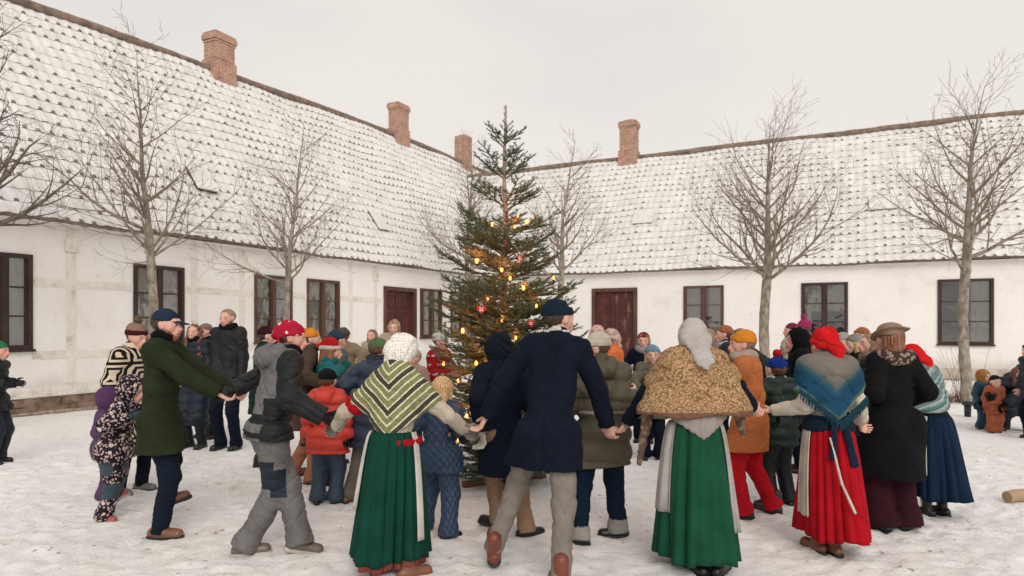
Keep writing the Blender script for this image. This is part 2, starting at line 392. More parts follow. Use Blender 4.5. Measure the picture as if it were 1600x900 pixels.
def door(w_, a, b, d, worn=False):
    fr = MB(); T = .13; z0 = .12
    def bar(s0, s1, za, zb, qa=-.06, qb=.04): fr.box(w_.P(s0, qa, za), w_.u * (s1 - s0), w_.n * (qb - qa), (0, 0, zb - za))
    bar(a, b, d - T, d); bar(a, a + T, z0, d - T); bar(b - T, b, z0, d - T)
    f = fr.build('door_frame', WOOD, w_.root)
    mid = (a + b) / 2
    for s0, s1 in ((a + T, mid - .006), (mid + .006, b - T)):
        lf = MB(); lf.box(w_.P(s0, -.15, z0), w_.u * (s1 - s0), w_.n * .045, (0, 0, d - T - z0))
        W_ = s1 - s0
        # raised stiles and rails leave the panels sunk
        for e0, e1 in ((s0, s0 + W_ * .18), (s1 - W_ * .18, s1)):
            lf.box(w_.P(e0, -.105, z0), w_.u * (e1 - e0), w_.n * .028, (0, 0, d - T - z0))
        zz = d - T - z0
        for f0, f1 in ((0, .07), (.33, .40), (.72, .77), (.94, 1)):
            lf.box(w_.P(s0 + W_ * .18, -.105, z0 + zz * f0), w_.u * (W_ * .64), w_.n * .026, (0, 0, zz * (f1 - f0)))
        for f0, f1 in ((.10, .30), (.43, .69), (.80, .91)):
            lf.box(w_.P(s0 + W_ * .27, -.105, z0 + zz * f0), w_.u * (W_ * .46), w_.n * .016, (0, 0, zz * (f1 - f0)))
        lf.build('door', DOORW if worn and s0 > mid - .1 else DOOR, w_.root)
    hd = MB(); p = w_.P(mid + .05, -.06, 1.15); hd.tube([p, p + w_.n * .05, p + w_.n * .05 + w_.u * .11], [.012, .012, .01], 8); hd.build('handle', GREYC, w_.root, smooth=True)
    if False:
        wn = MB(); r_ = random.Random(3)
        for _ in range(0):
            s = mid + .33 + r_.gauss(0, .06); z = 1.35 + r_.gauss(0, .35); e = r_.uniform(.01, .035)
            wn.poly([w_.P(s - e, -.0745, z), w_.P(s + e * .6, -.0745, z - e), w_.P(s + e, -.0745, z + e * 3), w_.P(s - e * .4, -.0745, z + e * 4)])
        wn.build('bare_wood_patch', mottled('bare_wood', (.35, .27, .22), (.5, .42, .36), 9), w_.root)
    st = MB(); st.box(w_.P(a - .1, 0, 0), w_.u * (b - a + .2), w_.n * .38, (0, 0, .12)); st.build('door_step', STONE, w_.root)

def pantile_roof(w_, s0, s1, seed):
    r_ = np.random.RandomState(seed)
    W = .245; nc = int((s1 - s0) / W); nr = 20; K = 6
    prof = np.array([.003, .014, .022, .014, .003, .0]) 
    mbv = []; faces = []; mi = []
    for r in range(nr):
        va, vb = r / nr, (r + 1) / nr
        cols = nc * K + 1
        s = s0 + np.arange(cols) * W / K
        pr = np.tile(prof, nc + 1)[:cols].copy()
        zr = np.array([w_.zr(x) for x in s])
        sag = .03 * np.sin(s * .9 + r * .25) + .02 * np.sin(s * 2.3 + 1)
        tj = np.repeat(r_.uniform(-.006, .012, nc + 1), K)[:cols]
        def line(v, lift, ex=0):
            a = HALF * v - ex * .62
            z = EAVE + (zr - EAVE) * v - ex * .78
            px_ = w_.o.x + w_.u.x * s - w_.n.x * a; py_ = w_.o.y + w_.u.y * s - w_.n.y * a
            k = (zr - EAVE) / HALF; nn = 1 / np.sqrt(1 + k * k)
            h = lift + sag
            return np.stack([px_ + w_.n.x * h * k * nn + w_.inv.x, py_ + w_.n.y * h * k * nn + w_.inv.y, z + h * nn], -1)
        b = len(mbv) * cols
        lips = (.024 if r else .06) 
        snow = r_.uniform(-.005, .008, cols)
        mbv.append(line(va, pr * .7 - .02 + (0 if r else -.03)))
        mbv.append(line(va, pr + lips * .8 + tj + snow * .5))
        mbv.append(line(va + .17 / nr, pr + lips * .72 + tj + .008))
        mbv.append(line(va + .6 / nr, pr * .8 + lips * .5 + tj * .5 + .010 + snow))
        mbv.append(line(vb, pr * .85 + .004))
        i = np.arange(cols - 1)
        c = i // K; seg = i % K
        # bare crest at the lower edge of most tiles
        sc_x = s0 + np.arange(nc + 1) * W; cover = .5 + .5 * np.sin(sc_x * .8 + r * .5 + 2 * np.sin(sc_x * .3 + r * .22)); on = r_.rand(nc + 1) < (.97 - .30 * cover ** 3); wide = r_.rand(nc + 1); nose = r_.rand(nc + 1) < .75 - .35 * cover
        core = np.isin(seg, (1, 2)) | (np.isin(seg, (0,)) & (wide[c] > .60)) | (np.isin(seg, (3,)) & (wide[c] > .82))
        small = np.isin(seg, (1, 2))
        for L_ in range(4):
            faces.append(np.stack([b + L_ * cols + i, b + L_ * cols + i + 1, b + (L_ + 1) * cols + i + 1, b + (L_ + 1) * cols + i], -1))
            if L_ == 0: m = (core & on[c]).astype(int) if r else np.ones(cols - 1, int)
            elif L_ == 1: m = (small & on[c] & nose[c]).astype(int)
            else: m = np.zeros(cols - 1, int)
            mi.append(m)
    V = np.concatenate(mbv); Fc = np.concatenate(faces); mi = np.concatenate(mi)
    rf = link_mesh('roof', V, Fc, [SNOW, TILE], w_.root, mi, smooth=False)
    # back slope and soffit
    bk = MB(); n = 12
    for i in range(n):
        a, b_ = s0 + (s1 - s0) * i / n, s0 + (s1 - s0) * (i + 1) / n
        q = OVER - HALF
        bk.poly([w_.P(a, q, w_.zr(a)), w_.P(b_, q, w_.zr(b_)), w_.P(b_, q - HALF, EAVE), w_.P(a, q - HALF, EAVE)])
        bk.poly([w_.P(a, OVER - .03, EAVE - .03), w_.P(b_, OVER - .03, EAVE - .03), w_.P(b_, -.02, EAVE - .06), w_.P(a, -.02, EAVE - .06)], 1)
    bk.build('back_slope', [SNOW, LIME], w_.root)
    rd = MB(); Lt = .36; x = s0
    while x < s1 - Lt:
        zz = w_.zr(x + Lt / 2) + .035 + .03 * math.sin(x * .9) * .5 + random.uniform(-.008, .008)
        pts = [w_.P(x, OVER - HALF, zz), w_.P(x + Lt * 1.06, OVER - HALF, zz + .012 + w_.zr(x + Lt) - w_.zr(x))]
        rd.tube(pts, [.115, .105], 10)
        x += Lt
    rd.build('ridge_tiles', RIDGE, w_.root, smooth=False)
    return rf

def roof_hatch(w_, px, py, wd=.55, hg=.7):
    # find s and v on the roof seen at px, py
    best = None
    for s in np.arange(w_.s0, w_.s1, .1):
        for v in np.arange(.02, .98, .01):
            p = w_.o + w_.u * float(s) - w_.n * (HALF * float(v)); z = EAVE + (w_.zr(s) - EAVE) * v
            e = (800 + F * p.x / p.y - px) ** 2 + (HZ + F * (EYE - z) / p.y - py) ** 2
            if best is None or e < best[0]: best = (e, float(s), float(v))
    _, s, v = best
    k = (w_.zr(s) - EAVE) / HALF; up = (-w_.n + Vector((0, 0, k))).normalized(); nr_ = (w_.n * k + Vector((0, 0, 1))).normalized()
    o = w_.P(s - wd / 2, OVER - HALF * v, EAVE + (w_.zr(s) - EAVE) * v)
    mb = MB(); mb.box(o, w_.u * wd, up * hg, nr_ * .11, 0)
    mb.box(o - up * .02 - w_.u * .02 + nr_ * .1105, w_.u * (wd + .04), up * (hg + .02), nr_ * .03, 1)
    mb.build('roof_hatch', [WOODDARK, SNOW], w_.root)

def chimney(w_, px, py_top, wd, dp, cap=True, base=True):
    k = (px - 800) / F; o = w_.o - w_.n * HALF
    s = (k * o.y - o.x) / (w_.u.x - k * w_.u.y); y = (o + w_.u * s).y
    zt = EYE - (py_top - HZ) / F * y; zb = w_.zr(s) - .9; zr = w_.zr(s)
    mb = MB()
    def blk(a, b_, z0, z1): mb.box(w_.P(s - a / 2, OVER - HALF - b_ / 2, z0), w_.u * a, w_.n * b_, (0, 0, z1 - z0))
    if base: blk(wd * 1.14, dp * 1.14, zb, zr + .32)
    blk(wd, dp, (zr + .32) if base else zb, zt - (.3 if cap else 0))
    if cap:
        blk(wd * 1.07, dp * 1.07, zt - .3, zt - .22); blk(wd * 1.18, dp * 1.18, zt - .22, zt - .075)
        blk(wd * 1.10, dp * 1.10, zt - .075, zt)
    c = mb.build('chimney', BRICK, w_.root)
    m2 = MB(); m2.box(w_.P(s - wd * .28, OVER - HALF - dp * .28, zt), w_.u * wd * .56, w_.n * dp * .56, (0, 0, .07)); m2.build('chimney_pot', GREYC, c)

# left wing
zr1 = lambda s: 9.40 + (s + 2.0) * .0385 if s < -1 else 9.44
LW = Wing('left_farm_wing', CORNER, U1, N1, -30.0, 9.0, zr1)
tag(LW.root, 'white half-timbered wing on the left under a long snow-dusted pantile roof', 'building')
wins1 = [  # px0, px1, py top, py bottom at mid, curtain, wood
    (-42, 50, 394, 541, 'sides', WOODDARK), (208, 287, 412, 540, 'sides', WOODDARK), (397, 456, 430, 538, 'sides', WOOD),
    (479, 530, 438, 536, 'full', WOOD), (656, 690, 451, 531, 'right', WOOD), (704, 738, 456, 530, 'sides', WOOD)]
ops = []
for p0, p1, t_, b_, cu, wd in wins1:
    a, b = LW.s_at(p0), LW.s_at(p1); pm = (p0 + p1) / 2
    ops.append((a, b, 1.17, 2.86))
d0, d1 = LW.s_at(599), LW.s_at(650)
dr = (d0, d1, .12, 2.83)
extra = [(-27.5, -26.0, 1.17, 2.86), (-24, -22.6, 1.17, 2.86)]
plain_wall(LW, ops + [dr] + extra, EAVE - .02)
for (p0, p1, t_, b_, cu, wd), (a, b, c, d) in zip(wins1, ops):
    window(LW, a, b, c, d, wd, curtain=cu, open_left=(p0 == 656))
for a, b, c, d in extra: window(LW, a, b, c, d, WOODDARK)
door(LW, *dr[:2], dr[3])
pantile_roof(LW, -30.2, 8.0, 11)
for px, pt, cw in ((343, 56, .68), (623, 164, .73)): chimney(LW, px, pt, cw, .50)
chimney(LW, 724, 214, .62, .62, cap=False, base=False)
for px, py in ((597, 362), (322, 302)): roof_hatch(LW, px, py)
def timber(w_, ops):
    mb = MB(); e = .012; r_ = random.Random(5)
    s = w_.s0 + .4; posts = []
    while s < w_.s1 - 8.6:
        if not any(o[0] - .16 < s < o[1] + .16 for o in ops): posts.append(s)
        s += r_.uniform(1.15, 1.5)
    for s in posts:
        hw = .085
        mb.box(w_.P(s - hw, .0005, .52), w_.u * 2 * hw, w_.n * e, (0, 0, EAVE - .62))
    ev = sorted([(o[0], o[1]) for o in ops])
    for z in (.98, 2.30):
        cur = w_.s0
        for a, b in ev + [(w_.s1 - 9, w_.s1)]:
            if a - cur > .3: mb.box(w_.P(cur, .0005, z), w_.u * (a - cur), w_.n * (e - .004), (0, 0, .15))
            cur = b
    mb.box(w_.P(w_.s0, .0005, .30), w_.u * (dr[0] - w_.s0), w_.n * .05, (0, 0, .19))
    # tie-beam ends under the eaves
    for s in posts[::2]:
        mb.box(w_.P(s - .11, .013, EAVE - .52), w_.u * .22, w_.n * .03, (0, 0, .24))
    o = mb.build('timber_frame', BEAM, w_.root)
timber(LW, ops + [dr] + extra)
def plinth(w_, s0, s1):
    mb = MB(); r_ = random.Random(9)
    for row in range(2):
        s = s0
        while s < s1:
            L_ = r_.uniform(.25, .75); z0 = -.02 + row * .155; q = .10 - row * .03 + r_.uniform(-.01, .03)
            b = len(mb.v)
            mb.box(w_.P(s, -.02, z0), w_.u * (L_ - .02), w_.n * (q + .02), (0, 0, .145))
            for i in range(b, len(mb.v)):
                x, y, z = mb.v[i]; h = math.sin(round(x, 2) * 37 + round(y, 2) * 51 + round(z, 2) * 17)
                mb.v[i] = (x + .02 * h, y + .02 * h, z + .014 * math.sin(h * 9))
            s += L_
    o = mb.build('stone_plinth', STONE, w_.root)
    bv = o.modifiers.new('b', 'BEVEL'); bv.width = .03; bv.segments = 2
plinth(LW, LW.s0, dr[0] - .2)

# right wing
zr2 = lambda s: 8.53
RW = Wing('right_farm_wing', CORNER, U2, N2, 0.26, 30.0, zr2)
tag(RW.root, 'white rendered wing on the right with double door and snowy tiled roof', 'building')
wins2 = [(1068, 1131, 447, 0, 'top', WOOD), (1252, 1325, 442, 0, 'top', WOODDARK), (1465, 1553, 436, 0, 'right', WOODDARK)]
ops2 = [(RW.s_at(p0), RW.s_at(p1), 1.04, 2.95) for p0, p1, *_ in wins2] + [(21.5, 23.2, 1.04, 2.95), (26, 27.6, 1.04, 2.95)]
dr2 = (RW.s_at(925), RW.s_at(996), .12, 2.95)
RW.inv = -RW.root.location
plain_wall(RW, ops2 + [dr2], EAVE - .02)
for o_, cu, wd in zip(ops2, ('sides', 'top', 'right', 'top', 'top'), (WOOD, WOODDARK, WOODDARK, WOODDARK, WOODDARK)): window(RW, *o_, wd, curtain=cu)  # 'top' cloth imitates the roof reflection, added to lighten the upper glass
door(RW, *dr2[:2], dr2[3], worn=True)
pantile_roof(RW, -3.2, 30.2, 23)
chimney(RW, 983, 191, .67, .52)
for px, py in ((1003, 352), (1377, 330)): roof_hatch(RW, px, py, .75, .6)
pl = MB(); pl.box(RW.P(0.3, .0005, 0), U2 * 29.6, N2 * .03, (0, 0, .34)); pl.build('plinth', mottled('grey_plinth', (.45, .39, .34), (.58, .52, .46), 3, .9), RW.root)

# dead leaves and earth at the foot of the walls
def litter():
    mb = MB(); r_ = random.Random(2)
    m1 = mottled('damp_earth', (.24, .18, .14), (.50, .43, .37), 8, .95, .8, 30, .02)
    def strip(w_, a, b, wdt):
        k = int((b - a) / .12); prev = None
        for i in range(k + 1):
            s = a + (b - a) * i / k
            e = wdt * (.75 + .25 * math.sin(s * 3.1) + .2 * math.sin(s * 7.7) + r_.uniform(-.1, .1))
            p = w_.P(s, .09, 0) - w_.inv; q = w_.P(s, .09 + e, 0) - w_.inv
            p.z = .05; q.z = .014
            if prev: mb.poly([prev[0], prev[1], q, p])
            prev = (p, q)
        for i in range(int((b - a) * 22)):
            s = r_.uniform(a, b); q = .1 + abs(r_.gauss(0, wdt * .7)); c = w_.P(s, q, .03) - w_.inv; e = r_.uniform(.015, .04); an = r_.uniform(0, 6)
            d = Vector((math.cos(an) * e, math.sin(an) * e, r_.uniform(-.008, .015))); g = Vector((-d.y * .6, d.x * .6, .008))
            mb.poly([c - d, c + g, c + d, c - g], 1)
    strip(LW, -26, -6, .22); strip(RW, 9, 29, .5)
    m2 = mottled('dead_leaf', (.12, .06, .03), (.30, .17, .09), 14, .8)
    tag(mb.build('leaf_litter', [m1, m2], None), kind='stuff')
litter()
# ------------------------------------------------------------ bare linden trees
BARK = mottled('linden_bark', (.15, .12, .09), (.38, .33, .27), 11, .95, .9, 60, .012, (1, 1, .5))
TWIG = mottled('linden_twig', (.18, .14, .11), (.31, .25, .20), 8, .9)
BARKD = mottled('dark_linden_bark', (.09, .075, .065), (.20, .165, .14), 14, .95)
def linden(px, py, dist, top_py, label, r0, fork_py, spread_px, seed, nmain=7, stems=1, dark=False, lean=0):
    r_ = random.Random(seed)
    base = at(px, 508, dist); base.z = 0
    k = dist / F
    zf = EYE - (fork_py - HZ) * k; zt = EYE - (top_py - HZ) * k; sp = spread_px * k
    root = empty('linden_tree', base); tag(root, label, 'tree', 'bare lindens in the courtyard')
    tr = MB(); tw = MB()
    def grow(p, d, L, r, lvl, mb):
        """one branch, its side branches by recursion"""
        n = max(3, int(L / .18)); pts = [p]; rad = [r]; q = p.copy(); v = d.normalized()
        kids = []
        for i in range(n):
            v = (v + Vector((r_.gauss(0, .09), r_.gauss(0, .09), r_.gauss(0, .05) + (.055 if lvl else .03)))).normalized()
            q = q + v * (L / n); pts.append(q.copy()); rad.append(max(.003, r * (1 - .85 * (i + 1) / n)))
            kids.append((q.copy(), v.copy(), rad[-1], (i + 1) / n))
        mb.tube(pts, rad, 7 if r > .03 else (5 if r > .012 else 3), cap=False)
        if lvl >= 4 or L < .19: return
        step = {0: 1, 1: 1, 2: 1, 3: 2}[lvl]
        for j, (q, v, rr, f) in enumerate(kids):
            if f < .12 or (j % step and lvl == 3): continue
            for _ in range(1 if (lvl >= 1 or r_.random() < .5) else 2):
                if r_.random() < (.08 if lvl < 3 else .12): continue
                a = r_.uniform(0, 6.28); o = v.orthogonal().normalized(); o.rotate(Matrix.Rotation(a, 3, v))
                ang = r_.uniform(.5, 1.1)
                nd = v * math.cos(ang) + o * math.sin(ang); nd.z += .12
                nl = L * r_.uniform(.36, .66) * (1.12 - .6 * f)
                grow(q, nd, nl, max(.0034, rr * .55), lvl + 1, tw)
    H = zt - zf
    for st in range(stems):
        off = Vector((0, 0, 0)) if stems == 1 else Vector((math.cos(st * 2.4 + seed) * .16, math.sin(st * 2.4 + seed) * .1, 0))
        pts = []; rad = []; n = 14
        for i in range(n + 1):
            f = i / n; z = zf * f
            pts.append(off * (1 if stems > 1 else 0) + Vector((.04 * math.sin(f * 5 + seed) + lean * f, .03 * math.sin(f * 4), z)))
            rad.append(r0 * (1.25 - .25 * min(1, f * 6)) * (1 - .18 * f) * (1 + .05 * math.sin(i * 2.3)))
        # leader carries on to the top
        lead = pts[-1].copy(); v = Vector((0, 0, 1)); m = 10
        kids = []
        for i in range(m):
            v = (v + Vector((r_.gauss(0, .05), r_.gauss(0, .05), .1))).normalized(); lead = lead + v * (H * .88 / m)
            pts.append(lead.copy()); rad.append(max(.006, r0 * .68 * (1 - (i + 1) / m * .95))); kids.append((lead.copy(), v.copy(), rad[-1], (i + 1) / m))
        tr.tube(pts, rad, 12)
        for j, (q, v, rr, f) in enumerate(kids):
            for _ in range(3 if f < .8 else 2):
                a = r_.uniform(0, 6.28); nd = Vector((math.cos(a) * .8, math.sin(a) * .8, .65))
                grow(q, nd, sp * r_.uniform(.55, .95) * (1.05 - .7 * f) + .25, max(.006, rr * .5), 2, tw)
        for i in range(nmain):
            a = i * 6.28 / nmain + r_.uniform(-.3, .3) + seed
            q = pts[n].lerp(pts[n - 2], r_.uniform(-.3, 1.2)); fl = r_.uniform(.5, 1.5)
            nd = Vector((math.cos(a) * fl, math.sin(a) * fl, r_.uniform(.40, .85)))
            grow(q, nd, max(sp, H * .55) * r_.uniform(.8, 1.15), r0 * r_.uniform(.26, .42), 1 if r_.random() < .8 else 1, tr)
    tr.build('trunk', BARKD if dark else BARK, root, smooth=True); tw.build('crown', BARKD if dark else TWIG, root, smooth=True)
linden(-55, 0, 9.6, -80, 'large dark linden at the left edge reaching its boughs into view', .13, 318, 150, 3, 8, dark=True)
linden(236, 0, 12.3, 62, 'bare linden before the second window of the left wing', .088, 372, 150, 5, 7)
linden(450, 0, 15.4, 150, 'slender bare linden before the narrow windows of the left wing', .082, 420, 110, 8, 6)
linden(733, 0, 22.0, 205, 'thin bare linden right behind the Christmas tree top, to its left', .085, 400, 75, 12, 4, stems=2)
linden(876, 0, 19.0, 200, 'bare linden behind the Christmas tree, on its right', .10, 412, 90, 15, 6)
linden(1197, 0, 15.5, 160, 'bare linden with pale trunk between two right wing windows', .122, 418, 165, 21, 7)
linden(1509, 0, 13.6, 105, 'bare linden standing before the last window at right', .105, 385, 160, 27, 7)

# brush round the foot of the right-hand linden
def brush():
    mb = MB(); r_ = random.Random(3)
    c = at(1488, 508, 13.9); c.z = 0
    for i in range(240):
        p = Vector((r_.gauss(0, .38), r_.gauss(0, .12), 0)); L = r_.uniform(.1, .34); d = Vector((r_.gauss(0, .7), r_.gauss(0, .4), 1)).normalized()
        mb.tube([p, p + d * L * .6 + Vector((0, 0, .02)), p + d * L], [.005, .004, .002], 3, cap=False)
    for i in range(16):
        p = Vector((r_.gauss(.1, .2), r_.gauss(0, .1), 0)); d = Vector((r_.gauss(0, .5), r_.gauss(0, .2), 1)).normalized(); q = p; pts = [p]
        for j in range(6):
            d = (d + Vector((r_.gauss(0, .1), r_.gauss(0, .1), 0))).normalized(); q = q + d * .2; pts.append(q)
        mb.tube(pts, [.007, .006, .005, .004, .003, .003, .002], 3, cap=False)
    o = mb.build('brushwood', mottled('dry_shoots', (.16, .085, .055), (.30, .18, .12), 9), None, loc=c)
    tag(o, 'reddish dry shoots and twigs round the foot of the right linden', 'bush')
brush()

# ------------------------------------------------------------ Christmas tree
def fir():
    r_ = random.Random(17); base = at(789, 508, 6.8); base.z = 0
    root = empty('christmas_tree', base); tag(root, 'tall sparse fir strung with warm lights in the middle of the ring', 'Christmas tree')
    H = 3.83
    wood = MB(); wood.tube([(.01 * math.sin(i * 1.3), .01 * math.sin(i), H * i / 16) for i in range(17)], [.048 * (1 - i / 17) + .007 for i in range(17)], 10)
    NV = []; wd = MB(); up = Vector((0, 0, 1))
    def prof(z):
        return float(np.interp(z, [.05, .5, 1.2, 1.7, 2.04, 2.43, 2.95, 3.25, 3.42], [.64, .72, .77, .74, .65, .54, .37, .27, .19]))
    def needles(p, q, dens, ln, thick=1.0):
        d = q - p; L = d.length
        if L < 1e-4: return
        d = d / L; n = int(L * dens); side = d.cross(up)
        if side.length < .05: side = Vector((1, 0, 0))
        side.normalize(); nup = side.cross(d)
        for i in range(n):
            f = r_.random(); c = p + d * (L * f)
            a = r_.choice((-1, 1)) * r_.uniform(.05, 1.0) if r_.random() < .8 else r_.uniform(0, 6.28)
            o = side * math.cos(a) * r_.choice((-1, 1)) + nup * (abs(math.sin(a)) * .8)
            v = (o * .85 + d * .55).normalized() * ln * r_.uniform(.75, 1.15)
            w_ = v.cross(Vector((r_.gauss(0, 1), r_.gauss(0, 1), r_.gauss(0, 1)))).normalized() * .0027 * thick
            NV.append((c - w_, c + w_, c + v + w_ * .4, c + v - w_ * .4))
    def spray(p, d, L, r, full):
        """a fir branch: woody axis with paired side twigs"""
        n = max(3, int(L / .07)); q = p.copy(); v = d.normalized(); pts = [q.copy()]; rad = [r]
        nodes_ = []
        for i in range(n):
            f = (i + 1) / n
            v = (v + Vector((r_.gauss(0, .03), r_.gauss(0, .03), r_.gauss(0, .02) + (.05 if f > .3 else -.03)))).normalized()
            q2 = q + v * (L / n)
            if f > .22 or full: needles(q, q2, 420 if f > .35 else 220, .025)
            q = q2; pts.append(q.copy()); rad.append(max(.002, r * (1 - .85 * f))); nodes_.append((q.copy(), v.copy(), f))
        wd.tube(pts, rad, 5, cap=False)
        for q, v, f in nodes_:
            if f < .25 and not full: continue
            side = v.cross(up).normalized()
            for sgn in (-1, 1):
                if r_.random() < .12: continue
                a = r_.uniform(.65, .95)
                td = (v * math.cos(a) + side * sgn * math.sin(a) + Vector((0, 0, r_.gauss(-.05, .12)))).normalized()
                tl = min(.27, L * .50 * (1.15 - f) + .045) * r_.uniform(.75, 1.15)
                e = q + td * tl * .5 + Vector((0, 0, .004)); g = q + td * tl + Vector((0, 0, .02))
                wd.tube([q, e, g], [.0025, .002, .0015], 3, cap=False)
                needles(q, e, 400, .024); needles(e, g, 430, .022)
                if tl > .12:
                    for s2 in (-1, 1):
                        s_d = (td * .75 + td.cross(up).normalized() * s2 * .65).normalized(); h = e + s_d * tl * .42
                        wd.tube([e, h], [.0018, .0012], 3, cap=False); needles(e, h, 320, .02)
    z = 3.40; wh = 0
    while z > .1:
        rr = prof(z); nb = 5 if wh == 0 else (6 if z > 2.5 else 9)
        for i in range(nb):
            a = i * 6.28 / nb + wh * .9 + r_.uniform(-.25, .25)
            upk = .75 if wh == 0 else (.62 if z > 2.7 else (.42 if z > 2.0 else .22 if z > 1.0 else .05))
            L = rr * r_.uniform(.82, 1.1) / math.cos(math.atan(upk * .7))
            p = Vector((0, 0, z + r_.uniform(-.04, .04)))
            spray(p, Vector((math.cos(a), math.sin(a), upk + r_.gauss(0, .06))), L, .006 + L * .008, z < 1.6)
        # internodal small branches
        gap = .30 if z > 2.6 else (.21 if z > 2.0 else .16)
        nin = 3 if z > 2.6 else (7 if z > 1.8 else 11)
        for i in range(nin):
            a = r_.uniform(0, 6.28); zz = z - r_.uniform(.15, .85) * gap
            if zz < .08: continue
            spray(Vector((0, 0, zz)), Vector((math.cos(a), math.sin(a), .2)), prof(zz) * r_.uniform(.35, .8), .006, True)
        z -= gap; wh += 1
    needles(Vector((0, 0, 3.42)), Vector((0, 0, H)), 260, .02)
    wood.build('trunk', mottled('fir_bark', (.24, .17, .12), (.40, .30, .22), 12, .9, .5, 60), root, smooth=True)
    wd.build('branches', mottled('fir_twig', (.09, .08, .045), (.15, .12, .07), 9), root, smooth=True)
    A = np.array([[tuple(c) for c in q] for q in NV], dtype=np.float32).reshape(-1, 3)
    Fc = np.arange(len(A)).reshape(-1, 4)
    m = bpy.data.materials.new('fir_needles'); t, b = nodes(m)
    n = N(t, 'ShaderNodeTexNoise', Scale=7, Detail=3); t.links.new(coord(t), n.inputs['Vector'])
    r = ramp(t, [(.3, (.045, .085, .042)), (.55, (.09, .14, .07)), (.75, (.15, .20, .115))]); t.links.new(n.outputs[0], r.inputs[0]); t.links.new(r.outputs[0], b.inputs['Base Color'])
    b.inputs['Roughness'].default_value = .5
    link_mesh('needles', A, Fc, m, root, smooth=False)
    return root, base, prof
XT, XB, XPROF = fir()

def emis(name, col, s):
    m = bpy.data.materials.new(name); t, b = nodes(m)
    b.inputs['Base Color'].default_value = c4(col); b.inputs['Emission Color'].default_value = c4(col); b.inputs['Emission Strength'].default_value = s
    return m
BULB = emis('warm_bulb', (1.0, .36, .075), 2.3)
BLACKP = mottled('dark_plastic', (.012, .013, .012), (.02, .022, .02), 9, .5)
def lights():
    spots = [(745, 410, 1.7), (784, 424, 1), (797, 437, .9), (818, 452, 1.5), (823, 349, 1.5), (769, 353, .9), (865, 436, .7), (804, 356, .6), (809, 340, .4),
             (723, 519, 1.8), (785, 502, 1.4), (744, 570, 1.3), (753, 578, .8), (693, 570, 1.2), (738, 603, .6), (716, 597, .6), (729, 652, .9),
             (740, 655, .7), (772, 645, .5), (762, 470, .5), (838, 480, .5), (716, 690, .4), (770, 545, .7), (700, 620, .4), (806, 530, .6)]
    root = empty('light_string', XB); tag(root, 'string of warm electric candle lights wound round the fir', 'string lights')
    w_ = MB(); prev = None
    for i, (px, py, k) in enumerate(spots):
        z = EYE - (py - HZ) * 6.3 / F; rr = XPROF(z) * .78; X0 = (px - 789) / F * 6.3
        X0 = max(-rr * .95, min(rr * .95, X0)); yy = -math.sqrt(max(0, rr * rr - X0 * X0)); Yw = XB.y + yy
        z = EYE - (py - HZ) * Yw / F; X0 = (px - 800) / F * Yw - XB.x; p = Vector((X0, yy, z))
        b = MB(); b.ball((0, 0, .012), 0.0095 + .004 * k, 0, 10, (1, 1, 1.6)); bo = b.build('bulb', BULB, root, smooth=True, loc=p)
        h = MB(); h.tube([(0, 0, -.035), (0, 0, -.006)], [.009, .008], 8); h.build('socket', BLACKP, bo, smooth=True)
        l = bpy.data.lights.new('bulb_glow', 'POINT'); l.energy = 1.2 * k; l.color = (1, .26, .055); l.shadow_soft_size = .03
        lo = bpy.data.objects.new('bulb_glow', l); COL.objects.link(lo); lo.parent = bo; lo.location = (0, .015, .04)
    order = sorted(range(len(spots)), key=lambda i: spots[i][1])
    P = [c.location.copy() for c in root.children if c.name.startswith('bulb')]
    P.sort(key=lambda v: -v.z)
    for a, b in zip(P, P[1:]):
        mdl = (a + b) / 2 - Vector((0, 0, .05)); mdl.y += .08
        w_.tube([a - Vector((0, 0, .03)), mdl, b - Vector((0, 0, .03))], [.003] * 3, 5)
    w_.build('cable', mottled('green_cable', (.015, .03, .015), (.02, .04, .02), 5), root)
lights()
REDP = mottled('red_paper', (.50, .02, .02), (.62, .03, .03), 9, .6); WHP = mottled('white_paper', (.72, .69, .65), (.8, .78, .75), 9, .7)
